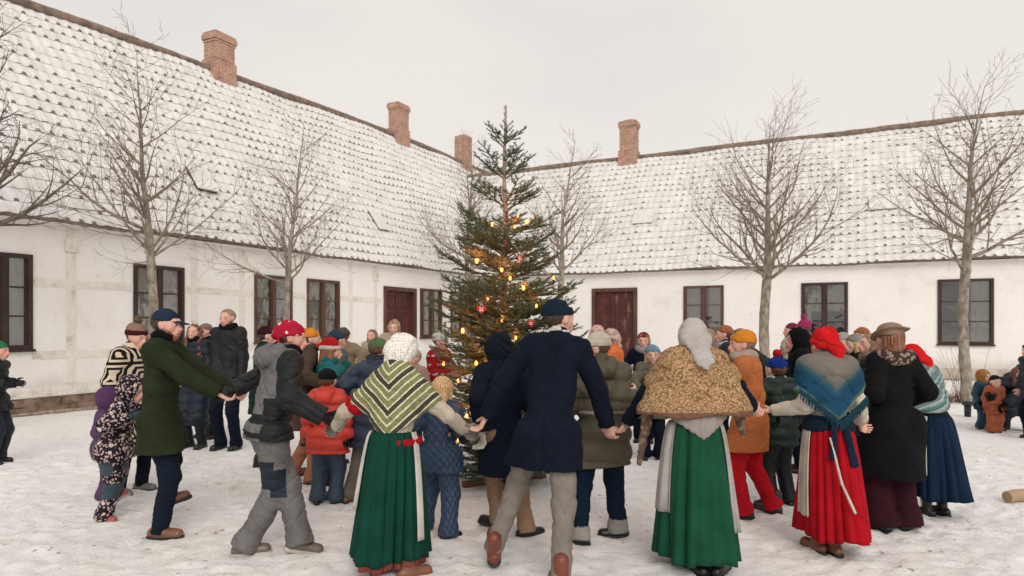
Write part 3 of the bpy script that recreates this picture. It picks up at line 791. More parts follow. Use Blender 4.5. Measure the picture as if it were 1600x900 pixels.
def heart(px, py, sz, label, kind='heart'):
    z = EYE - (py - HZ) * 6.15 / F; rr = XPROF(z) * .86; X0 = (px - 789) / F * 6.15
    yy = -math.sqrt(max(.01, rr * rr - X0 * X0)); Yw = XB.y + yy
    p = at(px, py, Yw)
    root = empty('heart_ornament' if kind == 'heart' else 'paper_cone', p, random.uniform(-.5, .5)); tag(root, label, 'ornament')
    def slab(pts, mt, nm, par, y0=0.0, T=.006):
        mb = MB(); n = len(pts)
        mb.poly([(x, y0 - T, zz) for x, zz in pts]); mb.poly([(x, y0, zz) for x, zz in reversed(pts)])
        for i in range(n):
            a, b = pts[i], pts[(i + 1) % n]; mb.poly([(a[0], y0 - T, a[1]), (a[0], y0, a[1]), (b[0], y0, b[1]), (b[0], y0 - T, b[1])])
        return mb.build(nm, mt, par)
    if kind == 'heart':
        pts = []
        for i in range(28):
            t = 2 * math.pi * i / 28; pts.append((sz * .062 * 16 * math.sin(t) ** 3 / 1, sz * .062 * (13 * math.cos(t) - 5 * math.cos(2 * t) - 2 * math.cos(3 * t) - math.cos(4 * t)) / 1))
        slab([(x, z_) for x, z_ in pts], REDP, 'heart', root)
        for r in range(3):
            for c in range(3):
                if (r + c) % 2 == 0: 
                    s = sz * .26; cx, cz = (c - 1) * s, (r - 1.1) * s
                    slab([(cx, cz - s / 2 * 1.3), (cx + s / 2 * 1.3, cz), (cx, cz + s / 2 * 1.3), (cx - s / 2 * 1.3, cz)], WHP, 'woven_square', root, -.007, .001)
        top = sz * .55
    else:
        mb = MB(); n = 12
        for i in range(n):
            a, b = 6.28 * i / n, 6.28 * (i + 1) / n
            mb.poly([(0, 0, -sz), (sz * .45 * math.cos(b), sz * .45 * math.sin(b), sz * .5), (sz * .45 * math.cos(a), sz * .45 * math.sin(a), sz * .5)], i % 2)
        mb.build('cone', [WHP, REDP], root); top = sz * .5
    lp = MB(); lp.tube([(-.012, 0, top - sz * .2), (0, 0, top + .06), (.012, 0, top - sz * .2)], [.0025] * 3, 5); lp.build('loop', WHP, root)
heart(752, 483, .046, 'plaited red and white heart near the left front of the fir')
heart(700, 606, .04, 'small red and white heart low on the left of the fir')
heart(830, 505, .034, 'small plaited heart close to the navy hat of the man', 'heart')
heart(743, 628, .09, 'white paper cone with red stripes hanging low on the fir', 'cone')
heart(776, 622, .08, 'striped paper cone beside the dark hooded child', 'cone')
heart(812, 403, .05, 'tiny striped paper cone in the upper part of the fir', 'cone')
# stand under the fir
sb = MB()
for i in range(4):
    a = i * math.pi / 2 + .4; d = Vector((math.cos(a), math.sin(a), 0)); q = Vector((-d.y, d.x, 0))
    sb.box(XB + d * .03 - q * .035 + Vector((0, 0, -.01)), d * .42, q * .07, (0, 0, .06))
tag(sb.build('tree_stand', mottled('red_brown_stand', (.15, .05, .04), (.22, .09, .07), 6), None), 'crossed wooden stand under the fir', 'tree stand')
# ------------------------------------------------------------ people: shapes are grown from distance fields so limbs and folds join smoothly
X_ = np.array([1., 0, 0]); Y_ = np.array([0, 1., 0]); Z_ = np.array([0, 0, 1.])
def V3(p): return np.array([float(p[0]), float(p[1]), float(p[2])])
def prim_d(P, p0, p1, ra, rb, flat=1.0, axis=None):
    p0, p1 = V3(p0), V3(p1); d = p1 - p0; L2 = float(d @ d)
    x, y, z = P
    if L2 > 1e-10:
        t = ((x - p0[0]) * d[0] + (y - p0[1]) * d[1] + (z - p0[2]) * d[2]) / L2; t = np.clip(t, 0, 1)
    else: t = 0.0
    vx, vy, vz = x - p0[0] - t * d[0], y - p0[1] - t * d[1], z - p0[2] - t * d[2]
    q2 = vx * vx + vy * vy + vz * vz; r = ra + (rb - ra) * t
    if flat == 1.0: return np.sqrt(q2) - r
    ax = V3(axis if axis is not None else X_); a = vx * ax[0] + vy * ax[1] + vz * ax[2]; a2 = a * a
    b2 = np.maximum(q2 - a2, 0) / (flat * flat); q = np.sqrt(a2 + b2) + 1e-9
    return (q - r) * (flat + (1 - flat) * a2 / (q * q))
def field(prims, h, k=.03, cuts=(), disp=0.0, ph=0.0, holes=(), fn=None, freq=1.0):
    lo = np.min([np.minimum(V3(p[0]), V3(p[1])) - max(p[2], p[3]) for p in prims], 0) - 3 * h - k * .5 - disp
    hi = np.max([np.maximum(V3(p[0]), V3(p[1])) + max(p[2], p[3]) for p in prims], 0) + 3 * h + k * .5 + disp
    n = np.ceil((hi - lo) / h).astype(int) + 1
    ax = [np.float32(lo[i]) + np.arange(n[i], dtype=np.float32) * np.float32(h) for i in range(3)]
    D = np.full(n, .5, dtype=np.float32)
    for p in prims:
        r = max(p[2], p[3]) + k * 1.2 + 2 * h
        l = np.clip(((np.minimum(V3(p[0]), V3(p[1])) - r - lo) / h).astype(int), 0, n - 1)
        u = np.clip(((np.maximum(V3(p[0]), V3(p[1])) + r - lo) / h).astype(int) + 2, 1, n)
        sl = tuple(slice(l[i], u[i]) for i in range(3))
        P = np.meshgrid(ax[0][sl[0]], ax[1][sl[1]], ax[2][sl[2]], indexing='ij', sparse=True)
        d = prim_d(P, *p).astype(np.float32); e = D[sl]
        hh = np.clip(.5 + .5 * (e - d) / k, 0, 1); D[sl] = e + (d - e) * hh - k * hh * (1 - hh)
    P = np.meshgrid(*ax, indexing='ij', sparse=True)
    if disp or fn:
        I = np.nonzero(np.abs(D) < .05); x, y, z = ax[0][I[0]], ax[1][I[1]], ax[2][I[2]]
        if disp:
            f = freq
            a = np.sin(f * (19 * z + 7 * x) + 2.2 * np.sin(f * (11 * x + 6 * y) + ph) + 1.3 * np.sin(f * 9 * y + 2 * ph))
            b = np.sin(f * (31 * x - 17 * z) + 2 * np.sin(f * 13 * z + ph) + ph)
            c = np.sin(f * (43 * z + 21 * y) + 3 * np.sin(f * 17 * x - ph))
            a = 1 - np.abs(a); c = 1 - np.abs(c)
            D[I] += (disp * 1.35 * (1.0 * a ** 4 + .7 * c ** 4 + .35 * b - .35)).astype(np.float32)
        if fn: D[I] += fn(x, y, z).astype(np.float32)
    for c in cuts: D = np.maximum(D, c(*P).astype(np.float32))
    for p, kk in holes:
        d = -prim_d(P, *p).astype(np.float32); hh = np.clip(.5 - .5 * (D - d) / -kk, 0, 1) if 0 else None
        D = np.maximum(D, d)
    return surfnet(D, lo, h)
def surfnet(D, lo, h):
    B = D < 0; n = D.shape
    C = np.zeros((n[0] - 1, n[1] - 1, n[2] - 1), dtype=np.int8)
    for i in (0, 1):
        for j in (0, 1):
            for k in (0, 1): C += B[i:n[0] - 1 + i, j:n[1] - 1 + j, k:n[2] - 1 + k]
    A = np.nonzero((C > 0) & (C < 8)); m = len(A[0])
    if m == 0: return np.zeros((0, 3)), np.zeros((0, 4), int)
    idx = np.full(C.shape, -1, dtype=np.int32); idx[A] = np.arange(m)
    pos = np.zeros((m, 3)); cnt = np.zeros(m); base = np.stack(A, -1).astype(float)
    cor = [(i, j, k) for i in (0, 1) for j in (0, 1) for k in (0, 1)]
    val = {c: D[A[0] + c[0], A[1] + c[1], A[2] + c[2]].astype(float) for c in cor}
    for c in cor:
        for a in range(3):
            if c[a]: continue
            e = list(c); e[a] = 1; e = tuple(e); v0, v1 = val[c], val[e]; s = (v0 < 0) != (v1 < 0)
            t = np.where(s, v0 / np.where(s, v0 - v1, 1), 0); q = np.zeros((m, 3)); q[:, 0], q[:, 1], q[:, 2] = c; q[:, a] = t
            pos += q * s[:, None]; cnt += s
    V = lo + (base + pos / np.maximum(cnt, 1)[:, None]) * h
    Fs = []
    for a in range(3):
        b, c = (a + 1) % 3, (a + 2) % 3
        s0 = [slice(None)] * 3; s1 = [slice(None)] * 3; s0[a] = slice(0, -1); s1[a] = slice(1, None)
        E0, E1 = B[tuple(s0)], B[tuple(s1)]; X = E0 != E1
        I = np.nonzero(X); I = [np.array(q) for q in I]
        ok = (I[b] > 0) & (I[c] > 0) & (I[b] < n[b] - 1) & (I[c] < n[c] - 1); I = [q[ok] for q in I]
        def g(db, dc):
            J = [q.copy() for q in I]; J[b] = J[b] - db; J[c] = J[c] - dc; return idx[J[0], J[1], J[2]]
        q = np.stack([g(1, 1), g(0, 1), g(0, 0), g(1, 0)], -1)
        fl = E0[I[0], I[1], I[2]]; q[~fl] = q[~fl][:, ::-1]; Fs.append(q)
    return V, np.concatenate(Fs)
def joinm(parts):
    Vs, Fs, n = [], [], 0
    for V, F_ in parts:
        if len(V) == 0: continue
        Vs.append(V); Fs.append(F_ + n); n += len(V)
    return np.concatenate(Vs), np.concatenate(Fs)

# ---- cloth materials
MC = {}
def cloth(name, c, kind='wool'):
    key = (name, kind)
    if key in MC: return MC[key]
    m = bpy.data.materials.new(name); t, b = nodes(m); co = coord(t)
    c = tuple(x * (.55 if max(c) < .06 else .72 if max(c) < .15 else .85) for x in c)
    lo_, hi_ = tuple(x * .74 for x in c), tuple(min(1, x * 1.22) for x in c)
    n = N(t, 'ShaderNodeTexNoise', Scale=5, Detail=6, Roughness=.65); t.links.new(co, n.inputs['Vector'])
    r = ramp(t, [(.3, lo_), (.5, c), (.72, hi_)]); t.links.new(n.outputs[0], r.inputs[0]); t.links.new(r.outputs[0], b.inputs['Base Color'])
    b.inputs['Roughness'].default_value = {'shell': .55, 'leather': .4}.get(kind, .9)
    b.inputs['Specular IOR Level'].default_value = {'shell': .3, 'leather': .5}.get(kind, .12)
    if kind in ('wool', 'knit', 'fur'):
        b.inputs['Sheen Weight'].default_value = .08; b.inputs['Sheen Roughness'].default_value = .5; b.inputs['Sheen Tint'].default_value = c4(tuple(min(1, x * 2 + .03) for x in c))
    if kind == 'knit':
        wv = N(t, 'ShaderNodeTexWave', Scale=34, Distortion=2.5, Detail=2); wv.bands_direction = 'Z'; t.links.new(co, wv.inputs['Vector'])
        w2 = N(t, 'ShaderNodeTexWave', Scale=30, Distortion=3); w2.bands_direction = 'X'; t.links.new(co, w2.inputs['Vector'])
        ad = N(t, 'ShaderNodeMath', operation='ADD'); t.links.new(wv.outputs['Fac'], ad.inputs[0]); t.links.new(w2.outputs['Fac'], ad.inputs[1]); bump(t, b, ad.outputs[0], .6, .006)
    elif kind == 'fur':
        n2 = N(t, 'ShaderNodeTexNoise', Scale=60, Detail=6, Roughness=.8); t.links.new(co, n2.inputs['Vector']); bump(t, b, n2.outputs[0], 1, .02)
    else:
        n2 = N(t, 'ShaderNodeTexNoise', Scale=9 if kind == 'shell' else 12, Detail=8, Roughness=.62, Distortion=.8); t.links.new(co, n2.inputs['Vector'])
        bump(t, b, n2.outputs[0], .45 if kind == 'wool' else .8, .025 if kind != 'leather' else .006)
    MC[key] = m; return m
def uvbody(t):
    """wrapped horizontal coordinate and height of the wearer's own frame"""
    c = N(t, 'ShaderNodeTexCoord'); s = N(t, 'ShaderNodeSeparateXYZ'); t.links.new(c.outputs['Object'], s.inputs[0])
    return c.outputs['Object'], s
def M(t, op, a, b=None, c=None):
    n = N(t, 'ShaderNodeMath', operation=op)
    for i, v in enumerate((a, b, c)):
        if v is None: continue
        if isinstance(v, (int, float)): n.inputs[i].default_value = v
        else: t.links.new(v, n.inputs[i])
    return n.outputs[0]
def pat(name, fn, rough=.9, bs=.5, bscale=40):
    m = bpy.data.materials.new(name); t, b = nodes(m); out = fn(t); t.links.new(out, b.inputs['Base Color'])
    n2 = N(t, 'ShaderNodeTexNoise', Scale=bscale, Detail=6, Roughness=.6); t.links.new(coord(t), n2.inputs['Vector']); bump(t, b, n2.outputs[0], bs, .01)
    b.inputs['Roughness'].default_value = rough; b.inputs['Specular IOR Level'].default_value = .12; return m
def p_chevron(t):
    o, s = uvbody(t); n = N(t, 'ShaderNodeTexNoise', Scale=6); t.links.new(o, n.inputs['Vector'])
    u = M(t, 'ABSOLUTE', M(t, 'ADD', s.outputs['X'], .015)); v = M(t, 'MULTIPLY_ADD', u, -.95, s.outputs['Z'])
    v = M(t, 'MULTIPLY_ADD', n.outputs[0], .02, v); f = M(t, 'FRACT', M(t, 'MULTIPLY', v, 6.2))
    G, Dk, W = (.20, .205, .085), (.060, .050, .034), (.60, .57, .44)
    r = ramp(t, [(0, W), (.09, G), (.34, W), (.42, Dk), (.66, W), (.74, G)], 'CONSTANT'); t.links.new(f, r.inputs[0])
    n3 = N(t, 'ShaderNodeTexNoise', Scale=70, Detail=3); t.links.new(o, n3.inputs['Vector']); rr = ramp(t, [(.3, (.7, .7, .7)), (.7, (1.2, 1.2, 1.2))]); t.links.new(n3.outputs[0], rr.inputs[0])
    mm = N(t, 'ShaderNodeMix', data_type='RGBA', blend_type='MULTIPLY'); mm.inputs['Factor'].default_value = 1; t.links.new(r.outputs[0], mm.inputs['A']); t.links.new(rr.outputs[0], mm.inputs['B'])
    return mm.outputs['Result']
def p_paisley(t):
    o, s = uvbody(t); n = N(t, 'ShaderNodeTexNoise', Scale=9, Detail=1); t.links.new(o, n.inputs['Vector'])
    wp = N(t, 'ShaderNodeVectorMath', operation='MULTIPLY_ADD'); t.links.new(n.outputs['Color'], wp.inputs[0]); wp.inputs[1].default_value = (.10,) * 3; t.links.new(o, wp.inputs[2])
    v = N(t, 'ShaderNodeTexVoronoi', Scale=38); t.links.new(wp.outputs[0], v.inputs['Vector'])
    f = M(t, 'FRACT', M(t, 'MULTIPLY', v.outputs['Distance'], 2.1))
    r = ramp(t, [(0, (.17, .09, .045)), (.22, (.20, .11, .055)), (.36, (.40, .25, .13)), (.74, (.44, .29, .155)), (.86, (.21, .12, .06)), (1, (.18, .10, .05))]); t.links.new(f, r.inputs[0])
    mm = N(t, 'ShaderNodeMix', data_type='RGBA'); t.links.new(M(t, 'LESS_THAN', s.outputs['Z'], 1.052), mm.inputs['Factor']); t.links.new(r.outputs[0], mm.inputs['A']); mm.inputs['B'].default_value = (.17, .085, .055, 1)
    return mm.outputs['Result']
def p_maze(t):
    o, s = uvbody(t); h = M(t, 'ADD', s.outputs['X'], s.outputs['Y'])
    a = M(t, 'ABSOLUTE', M(t, 'SUBTRACT', M(t, 'FRACT', M(t, 'MULTIPLY', h, 4.0)), .5)); b = M(t, 'ABSOLUTE', M(t, 'SUBTRACT', M(t, 'FRACT', M(t, 'MULTIPLY', s.outputs['Z'], 4.0)), .5))
    f = M(t, 'FRACT', M(t, 'MULTIPLY', M(t, 'MAXIMUM', a, b), 5.6)); r = ramp(t, [(0, (.60, .50, .38)), (.48, (.012, .011, .012))], 'CONSTANT'); t.links.new(f, r.inputs[0]); return r.outputs[0]
def p_floral(t):
    o, s = uvbody(t); v = N(t, 'ShaderNodeTexVoronoi', Scale=46); t.links.new(o, v.inputs['Vector']); w2 = N(t, 'ShaderNodeTexVoronoi', Scale=17); t.links.new(o, w2.inputs['Vector'])
    r = ramp(t, [(0, (.40, .26, .24)), (.20, (.52, .40, .37)), (.36, (.10, .05, .07)), (.44, (.012, .010, .016)), (.8, (.02, .014, .025))], 'CONSTANT'); t.links.new(v.outputs['Distance'], r.inputs[0])
    sc = N(t, 'ShaderNodeSeparateColor'); t.links.new(w2.outputs['Color'], sc.inputs[0]); g = M(t, 'LESS_THAN', w2.outputs['Distance'], .3); g = M(t, 'MULTIPLY', g, M(t, 'GREATER_THAN', sc.outputs[0], .45))
    mm = N(t, 'ShaderNodeMix', data_type='RGBA'); t.links.new(g, mm.inputs['Factor']); t.links.new(r.outputs[0], mm.inputs['A']); mm.inputs['B'].default_value = (.60, .48, .44, 1); return mm.outputs['Result']
def p_dots(t):
    o, s = uvbody(t); v = N(t, 'ShaderNodeTexVoronoi', Scale=15, Randomness=.6); t.links.new(o, v.inputs['Vector'])
    r = ramp(t, [(0, (.75, .62, .58)), (.20, (.36, .012, .035))], 'CONSTANT'); t.links.new(v.outputs['Distance'], r.inputs[0]); return r.outputs[0]
def p_tealshawl(t):
    o, s = uvbody(t); n = N(t, 'ShaderNodeTexNoise', Scale=22, Detail=4); t.links.new(o, n.inputs['Vector'])
    v = M(t, 'MULTIPLY_ADD', M(t, 'ABSOLUTE', s.outputs['X']), -.85, s.outputs['Z']); v = M(t, 'MULTIPLY_ADD', n.outputs[0], .03, v)
    f = M(t, 'MULTIPLY', M(t, 'SUBTRACT', v, .86), 2.2)
    r = ramp(t, [(0, (.012, .055, .10)), (.13, (.012, .06, .10)), (.19, (.055, .15, .13)), (.25, (.11, .19, .13)), (.31, (.012, .06, .11)), (.55, (.012, .05, .10)), (.66, (.03, .085, .11)), (.74, (.13, .125, .11)), (1, (.17, .15, .13))]); t.links.new(f, r.inputs[0]); return r.outputs[0]
def p_lace(t):
    o, s = uvbody(t); v = N(t, 'ShaderNodeTexVoronoi', Scale=52, Randomness=.35); t.links.new(o, v.inputs['Vector'])
    r = ramp(t, [(0, (.44, .41, .37)), (.28, (.50, .47, .43)), (.42, (.80, .77, .72))]); t.links.new(v.outputs['Distance'], r.inputs[0]); return r.outputs[0]
def p_nordic(t):
    o, s = uvbody(t); h = M(t, 'ADD', s.outputs['X'], s.outputs['Y']); f = M(t, 'FRACT', M(t, 'MULTIPLY', s.outputs['Z'], 9)); g = M(t, 'FRACT', M(t, 'MULTIPLY', h, 22))
    k = M(t, 'MULTIPLY', M(t, 'LESS_THAN', f, .22), M(t, 'LESS_THAN', g, .5)); mm = N(t, 'ShaderNodeMix', data_type='RGBA'); t.links.new(k, mm.inputs['Factor']); mm.inputs['A'].default_value = (.30, .012, .018, 1); mm.inputs['B'].default_value = (.5, .42, .4, 1); return mm.outputs['Result']
def p_stripeshawl(t):
    o, s = uvbody(t); v = M(t, 'MULTIPLY_ADD', s.outputs['X'], -.5, s.outputs['Z']); f = M(t, 'FRACT', M(t, 'MULTIPLY', v, 6.5))
    r = ramp(t, [(0, (.06, .15, .15)), (.3, (.36, .38, .35)), (.38, (.05, .13, .14)), (.55, (.10, .20, .20)), (.7, (.40, .42, .39)), (.76, (.12, .18, .18))]); t.links.new(f, r.inputs[0]); return r.outputs[0]
def p_floralscarf(c1, c2):
    def f(t):
        o, s = uvbody(t); v = N(t, 'ShaderNodeTexVoronoi', Scale=26); t.links.new(o, v.inputs['Vector']); r = ramp(t, [(0, c2), (.35, c2), (.5, c1)]); t.links.new(v.outputs['Distance'], r.inputs[0]); return r.outputs[0]
    return f
def quilted(name, c):
    m = bpy.data.materials.new(name); t, b = nodes(m); o, s = uvbody(t); h = M(t, 'ADD', s.outputs['X'], s.outputs['Y'])
    a = M(t, 'ABSOLUTE', M(t, 'SINE', M(t, 'MULTIPLY', M(t, 'ADD', h, s.outputs['Z']), 42))); d = M(t, 'ABSOLUTE', M(t, 'SINE', M(t, 'MULTIPLY', M(t, 'SUBTRACT', h, s.outputs['Z']), 42)))
    p = M(t, 'POWER', M(t, 'MULTIPLY', a, d), .4); bump(t, b, p, .8, .012); b.inputs['Base Color'].default_value = c4(c); b.inputs['Roughness'].default_value = .6; return m
def skin_material():
    m = bpy.data.materials.new('skin'); t, b = nodes(m); a = N(t, 'ShaderNodeVertexColor', layer_name='Col'); t.links.new(a.outputs['Color'], b.inputs['Base Color'])
    b.inputs['Roughness'].default_value = .5; b.inputs['Subsurface Weight'].default_value = .08; b.inputs['Subsurface Radius'].default_value = (.01, .004, .002)
    n2 = N(t, 'ShaderNodeTexNoise', Scale=90, Detail=3); t.links.new(coord(t), n2.inputs['Vector']); bump(t, b, n2.outputs[0], .15, .003); return m
SKIN = skin_material()
def hair_mat(name, c):
    if name in MC: return MC[name]
    m = bpy.data.materials.new(name); t, b = nodes(m); co = coord(t, (60, 60, 5))
    n = N(t, 'ShaderNodeTexNoise', Scale=1.5, Detail=4, Distortion=.5); t.links.new(co, n.inputs['Vector']); r = ramp(t, [(.3, tuple(x * .5 for x in c)), (.55, c), (.75, tuple(min(1, x * 1.6) for x in c))])
    t.links.new(n.outputs[0], r.inputs[0]); t.links.new(r.outputs[0], b.inputs['Base Color']); bump(t, b, n.outputs[0], .9, .01); b.inputs['Roughness'].default_value = .5; MC[name] = m; return m

TONE = {'fair': (.62, .39, .30), 'rosy': (.64, .35, .27), 'tan': (.52, .31, .22)}
def rotm(yaw=0, pitch=0, roll=0):
    """columns are the head's right, forward and up"""
    return np.array(Euler((R(pitch), R(roll), R(yaw)), 'XYZ').to_matrix())
def ik(a, tgt, l1, l2, pole):
    a, tgt, pole = V3(a), V3(tgt), V3(pole); d = tgt - a; L = np.linalg.norm(d); mx_ = (l1 + l2) * .995
    if L > mx_: d = d * (mx_ / L); L = mx_
    u = d / max(L, 1e-6); x = (l1 * l1 - l2 * l2 + L * L) / (2 * L); y = math.sqrt(max(0, l1 * l1 - x * x))
    pl = pole - u * (pole @ u); nn = np.linalg.norm(pl); pl = pl / nn if nn > 1e-5 else Z_
    return a + u * x + pl * y, a + d
def hand_mesh(wr, d, nrm, s, curl, h, side):
    """palm, four unequal fingers with two bends, thumb from the side of the palm near its base"""
    d = d / np.linalg.norm(d); nrm = nrm - d * (nrm @ d); nrm = nrm / max(np.linalg.norm(nrm), 1e-6); sd = np.cross(d, nrm) * side
    pr = [(wr - d * .02 * s, wr + d * .03 * s, .026 * s, .03 * s, .62, sd)]
    kn = wr + d * .085 * s
    pr.append((wr + d * .03 * s, kn - d * .008, .038 * s, .040 * s, .42, sd))
    fin = []
    for i, (off, L) in enumerate(((-.031, .062), (-.0105, .074), (.0105, .080), (.031, .070))):
        b = kn + sd * off * s; c1, c2 = curl * .75, curl * 1.7
        v1 = d * math.cos(c1) - nrm * math.sin(c1); v2 = d * math.cos(c2) - nrm * math.sin(c2); m_ = b + v1 * L * .5 * s; e = m_ + v2 * L * .55 * s
        fin += [(b - d * .02 * s, b, .0098 * s, .0098 * s), (b, m_, .0098 * s, .0088 * s), (m_, e, .0088 * s, .0072 * s)]
    b = wr + d * .028 * s + sd * .030 * s; m_ = b + (d * .6 + sd * .75 - nrm * .35) * .042 * s; e = m_ + (d * .85 + sd * .25 - nrm * .5) * .036 * s
    fin += [(b, m_, .0145 * s, .0115 * s), (m_, e, .0115 * s, .0085 * s)]
    return field(pr + fin, h, .006 * s)

def loft(rings, closed=True, thick=0):
    """rings: list of (n,3) arrays"""
    n = len(rings[0]); V = np.concatenate(rings); Fs = []
    m = n if closed else n - 1
    for r in range(len(rings) - 1):
        i = np.arange(m); j = (i + 1) % n
        Fs.append(np.stack([r * n + i, r * n + j, (r + 1) * n + j, (r + 1) * n + i], -1))
    return V, np.concatenate(Fs)

PEOPLE = []
def person(label, px, foot, h, yaw=0, **o):
    g = o.get
    if g('Y') is not None: pos = at(px, 508, o['Y'])
    else: pos = ground(px, foot)
    pos.z = -.008
    yaw_r = R(yaw); root = empty('person', pos, yaw_r)
    tag(root, label, g('cat', 'person'), g('group', 'people gathered in the courtyard'))
    cs, sn = math.cos(yaw_r), math.sin(yaw_r)
    def loc(w): w = V3(w) - V3(pos); return np.array([w[0] * cs + w[1] * sn, -w[0] * sn + w[1] * cs, w[2]])
    def L_(p):   # hand or foot target: ('p', px, py, Y) in the picture or a local triple
        if p[0] == 'p': return loc(at(p[1], p[2], p[3]))
        return V3(p)
    near = pos.y < 5.7; vx = g('vx') or .011 if near else (.015 if pos.y < 8 else .02); seed = PEOPLE.__len__() * 1.7; PEOPLE.append(root)
    s = h / 1.75; kid = h < 1.3
    hh = g('hh', max(.222, .131 * h) if not kid else .208 * (1 if h > 1.0 else .95))
    wk = g('wide', 1.0) * (1.12 if kid else 1.0)
    crouch = g('hipz'); hz = crouch if crouch else h * .515 - g('drop', 0)
    hip = np.array([g('hx', 0), g('hy', 0), hz]); ln = R(g('lean', 4)); sl = R(g('side', 0)); tw_ = R(g('twist', 0))
    Rm = np.array(Euler((-ln, sl, tw_), 'XYZ').to_matrix())
    def T(x, y, z): return hip + Rm @ np.array([x, y, z])      # torso frame, z measured up from the hips
    shz = h * .815 - h * .515; cx = Rm @ X_
    waist, chest, shc, nk = T(0, 0, .10 * s), T(0, .0, .22 * s), T(0, -.01 * s, shz), T(0, .0, shz + .045 * s)
    sw = .148 * s * wk; dk = min(1.0, h / 1.6)
    slp = g('slump', 0); sh = {1: T(sw, 0, shz - .01 * s - slp), -1: T(-sw, 0, shz - .01 * s - slp)}
    Rh = np.array(Euler((R(g('hpitch', -4)), R(g('hroll', 0)), R(g('hyaw', 0))), 'XYZ').to_matrix())
    nb = T(0, .01 * s, shz + .075 * s); hc = nb + Rm @ np.array([0, .015, 0]) * .6 + Rh @ np.array([0, .01, .42]) * hh + np.array([g('hdx', 0), g('hdy', 0), g('hdz', 0)])
    # arms
    wr, el, hd_dir = {}, {}, {}
    for sd, key in ((1, 'HR'), (-1, 'HL')):
        t_ = g(key); ua, fa = .165 * h, .15 * h
        if t_ is None: tgt = sh[sd] + np.array([sd * .07 * s, .06 * s, -(ua + fa) * .93])
        else: tgt = L_(t_)
        dv = tgt - sh[sd]; dl = np.linalg.norm(dv); tgt_w = tgt - dv / dl * .105 * s if t_ is not None else tgt
        pole = V3(g('P' + key[1], (sd * .5, -1, -.4)))
        el[sd], wr[sd] = ik(sh[sd], tgt_w, ua, fa, pole)
        hd_dir[sd] = (wr[sd] - el[sd]) / np.linalg.norm(wr[sd] - el[sd])
    # legs
    hj, kn, an = {}, {}, {}; ft = {}
    for sd, key in ((1, 'FR'), (-1, 'FL')):
        hj[sd] = hip + np.array([sd * .088 * s * wk, 0, -.02 * s])
        f = g(key, (sd * .10 * s, 0, 0)); pit = f[3] if len(f) > 3 and f[0] != 'p' else 0; fy = f[4] if len(f) > 4 and f[0] != 'p' else -sd * 6
        if f[0] == 'p': q = loc(ground(f[1], f[2])); q = np.array([q[0], q[1], f[3] if len(f) > 3 else 0]); pit = f[4] if len(f) > 4 else 0; fy = f[5] if len(f) > 5 else -sd * 6
        else: q = np.array([f[0], f[1], f[2]], float)
        ft[sd] = (q, pit, fy)
        lt = (h * .515 - .095 * s) / 2 * 1.03; a = q + np.array([0, 0, .075 * s])
        Rf = np.array(Euler((R(pit), 0, R(fy)), 'XYZ').to_matrix()); 
        kn[sd], an[sd] = ik(hj[sd], a, lt, lt, V3(g('KP', (sd * .12, 1, 0))))
    tone = TONE[g('skin', 'fair')]
    # body: one figure under the clothes, with a modelled head and hands
    bp = [(hip + cx * -.05 * s, hip + cx * .05 * s, .10 * s, .10 * s, .8, cx), (hip, waist, .12 * s * wk, .10 * s * wk, .7, cx), (waist, chest, .105 * s * wk, .125 * s * wk, .66, cx),
          (T(-.1 * s * wk, 0, shz - .02), T(.1 * s * wk, 0, shz - .02), .055 * s, .055 * s), (nk, nb, .052 * s, .05 * s)]
    for sd in (1, -1):
        bp += [(sh[sd], el[sd], .046 * s, .038 * s), (el[sd], wr[sd], .037 * s, .027 * s), (hj[sd], kn[sd], .075 * s, .052 * s), (kn[sd], an[sd], .048 * s, .036 * s)]
    body = field(bp, .02, .04)
    def HP(x, y, z): return hc + Rh @ (np.array([x, y, z]) * hh)
    hx_ = Rh @ X_; hu = Rh @ Z_; hf = Rh @ Y_
    face = [(HP(0, -.06, .10), HP(0, -.02, .12), .375 * hh, .375 * hh, .86, hf), (HP(0, .08, -.02), HP(0, .16, -.26), .29 * hh, .20 * hh, .9, hx_), (HP(0, .24, -.385), HP(0, .24, -.385), .10 * hh, .10 * hh),
            (HP(-.13, .30, .12), HP(.13, .30, .12), .075 * hh, .075 * hh), (HP(-.15, .20, -.10), HP(-.15, .20, -.10), .125 * hh, .125 * hh), (HP(.15, .20, -.10), HP(.15, .20, -.10), .125 * hh, .125 * hh),
            (HP(0, -.02, -.25), nb - hu * .02, .235 * hh, .055 * s)]
    fine = [(HP(0, .37, .06), HP(0, .475, -.11), .032 * hh, .055 * hh), (HP(-.05, .40, -.13), HP(.05, .40, -.13), .04 * hh, .04 * hh), (HP(-.075, .375, -.245), HP(.075, .375, -.245), .036 * hh, .036 * hh), (HP(-.05, .365, -.29), HP(.05, .365, -.29), .036 * hh, .036 * hh),
            (HP(-.345, -.02, .05), HP(-.34, 0, -.10), .075 * hh, .055 * hh, .35, hf), (HP(.345, -.02, .05), HP(.34, 0, -.10), .075 * hh, .055 * hh, .35, hf)]
    eyeh = [((HP(-.135, .46, .02), HP(-.135, .46, .02), .085 * hh, .085 * hh), 0), ((HP(.135, .46, .02), HP(.135, .46, .02), .085 * hh, .085 * hh), 0)]
    vh = (.0055 if near else .007) if g('faceseen', True) else .011
    head = field(face + fine, vh, .028 * hh / .22, holes=eyeh)
    parts = [body, head]; ncol = [len(body[0]), len(head[0])]
    gl = g('gloves'); hs_ = (1.0 if h > 1.5 else .8 if h > 1.25 else .66) * g('hands', 1.0)
    hmesh = {}
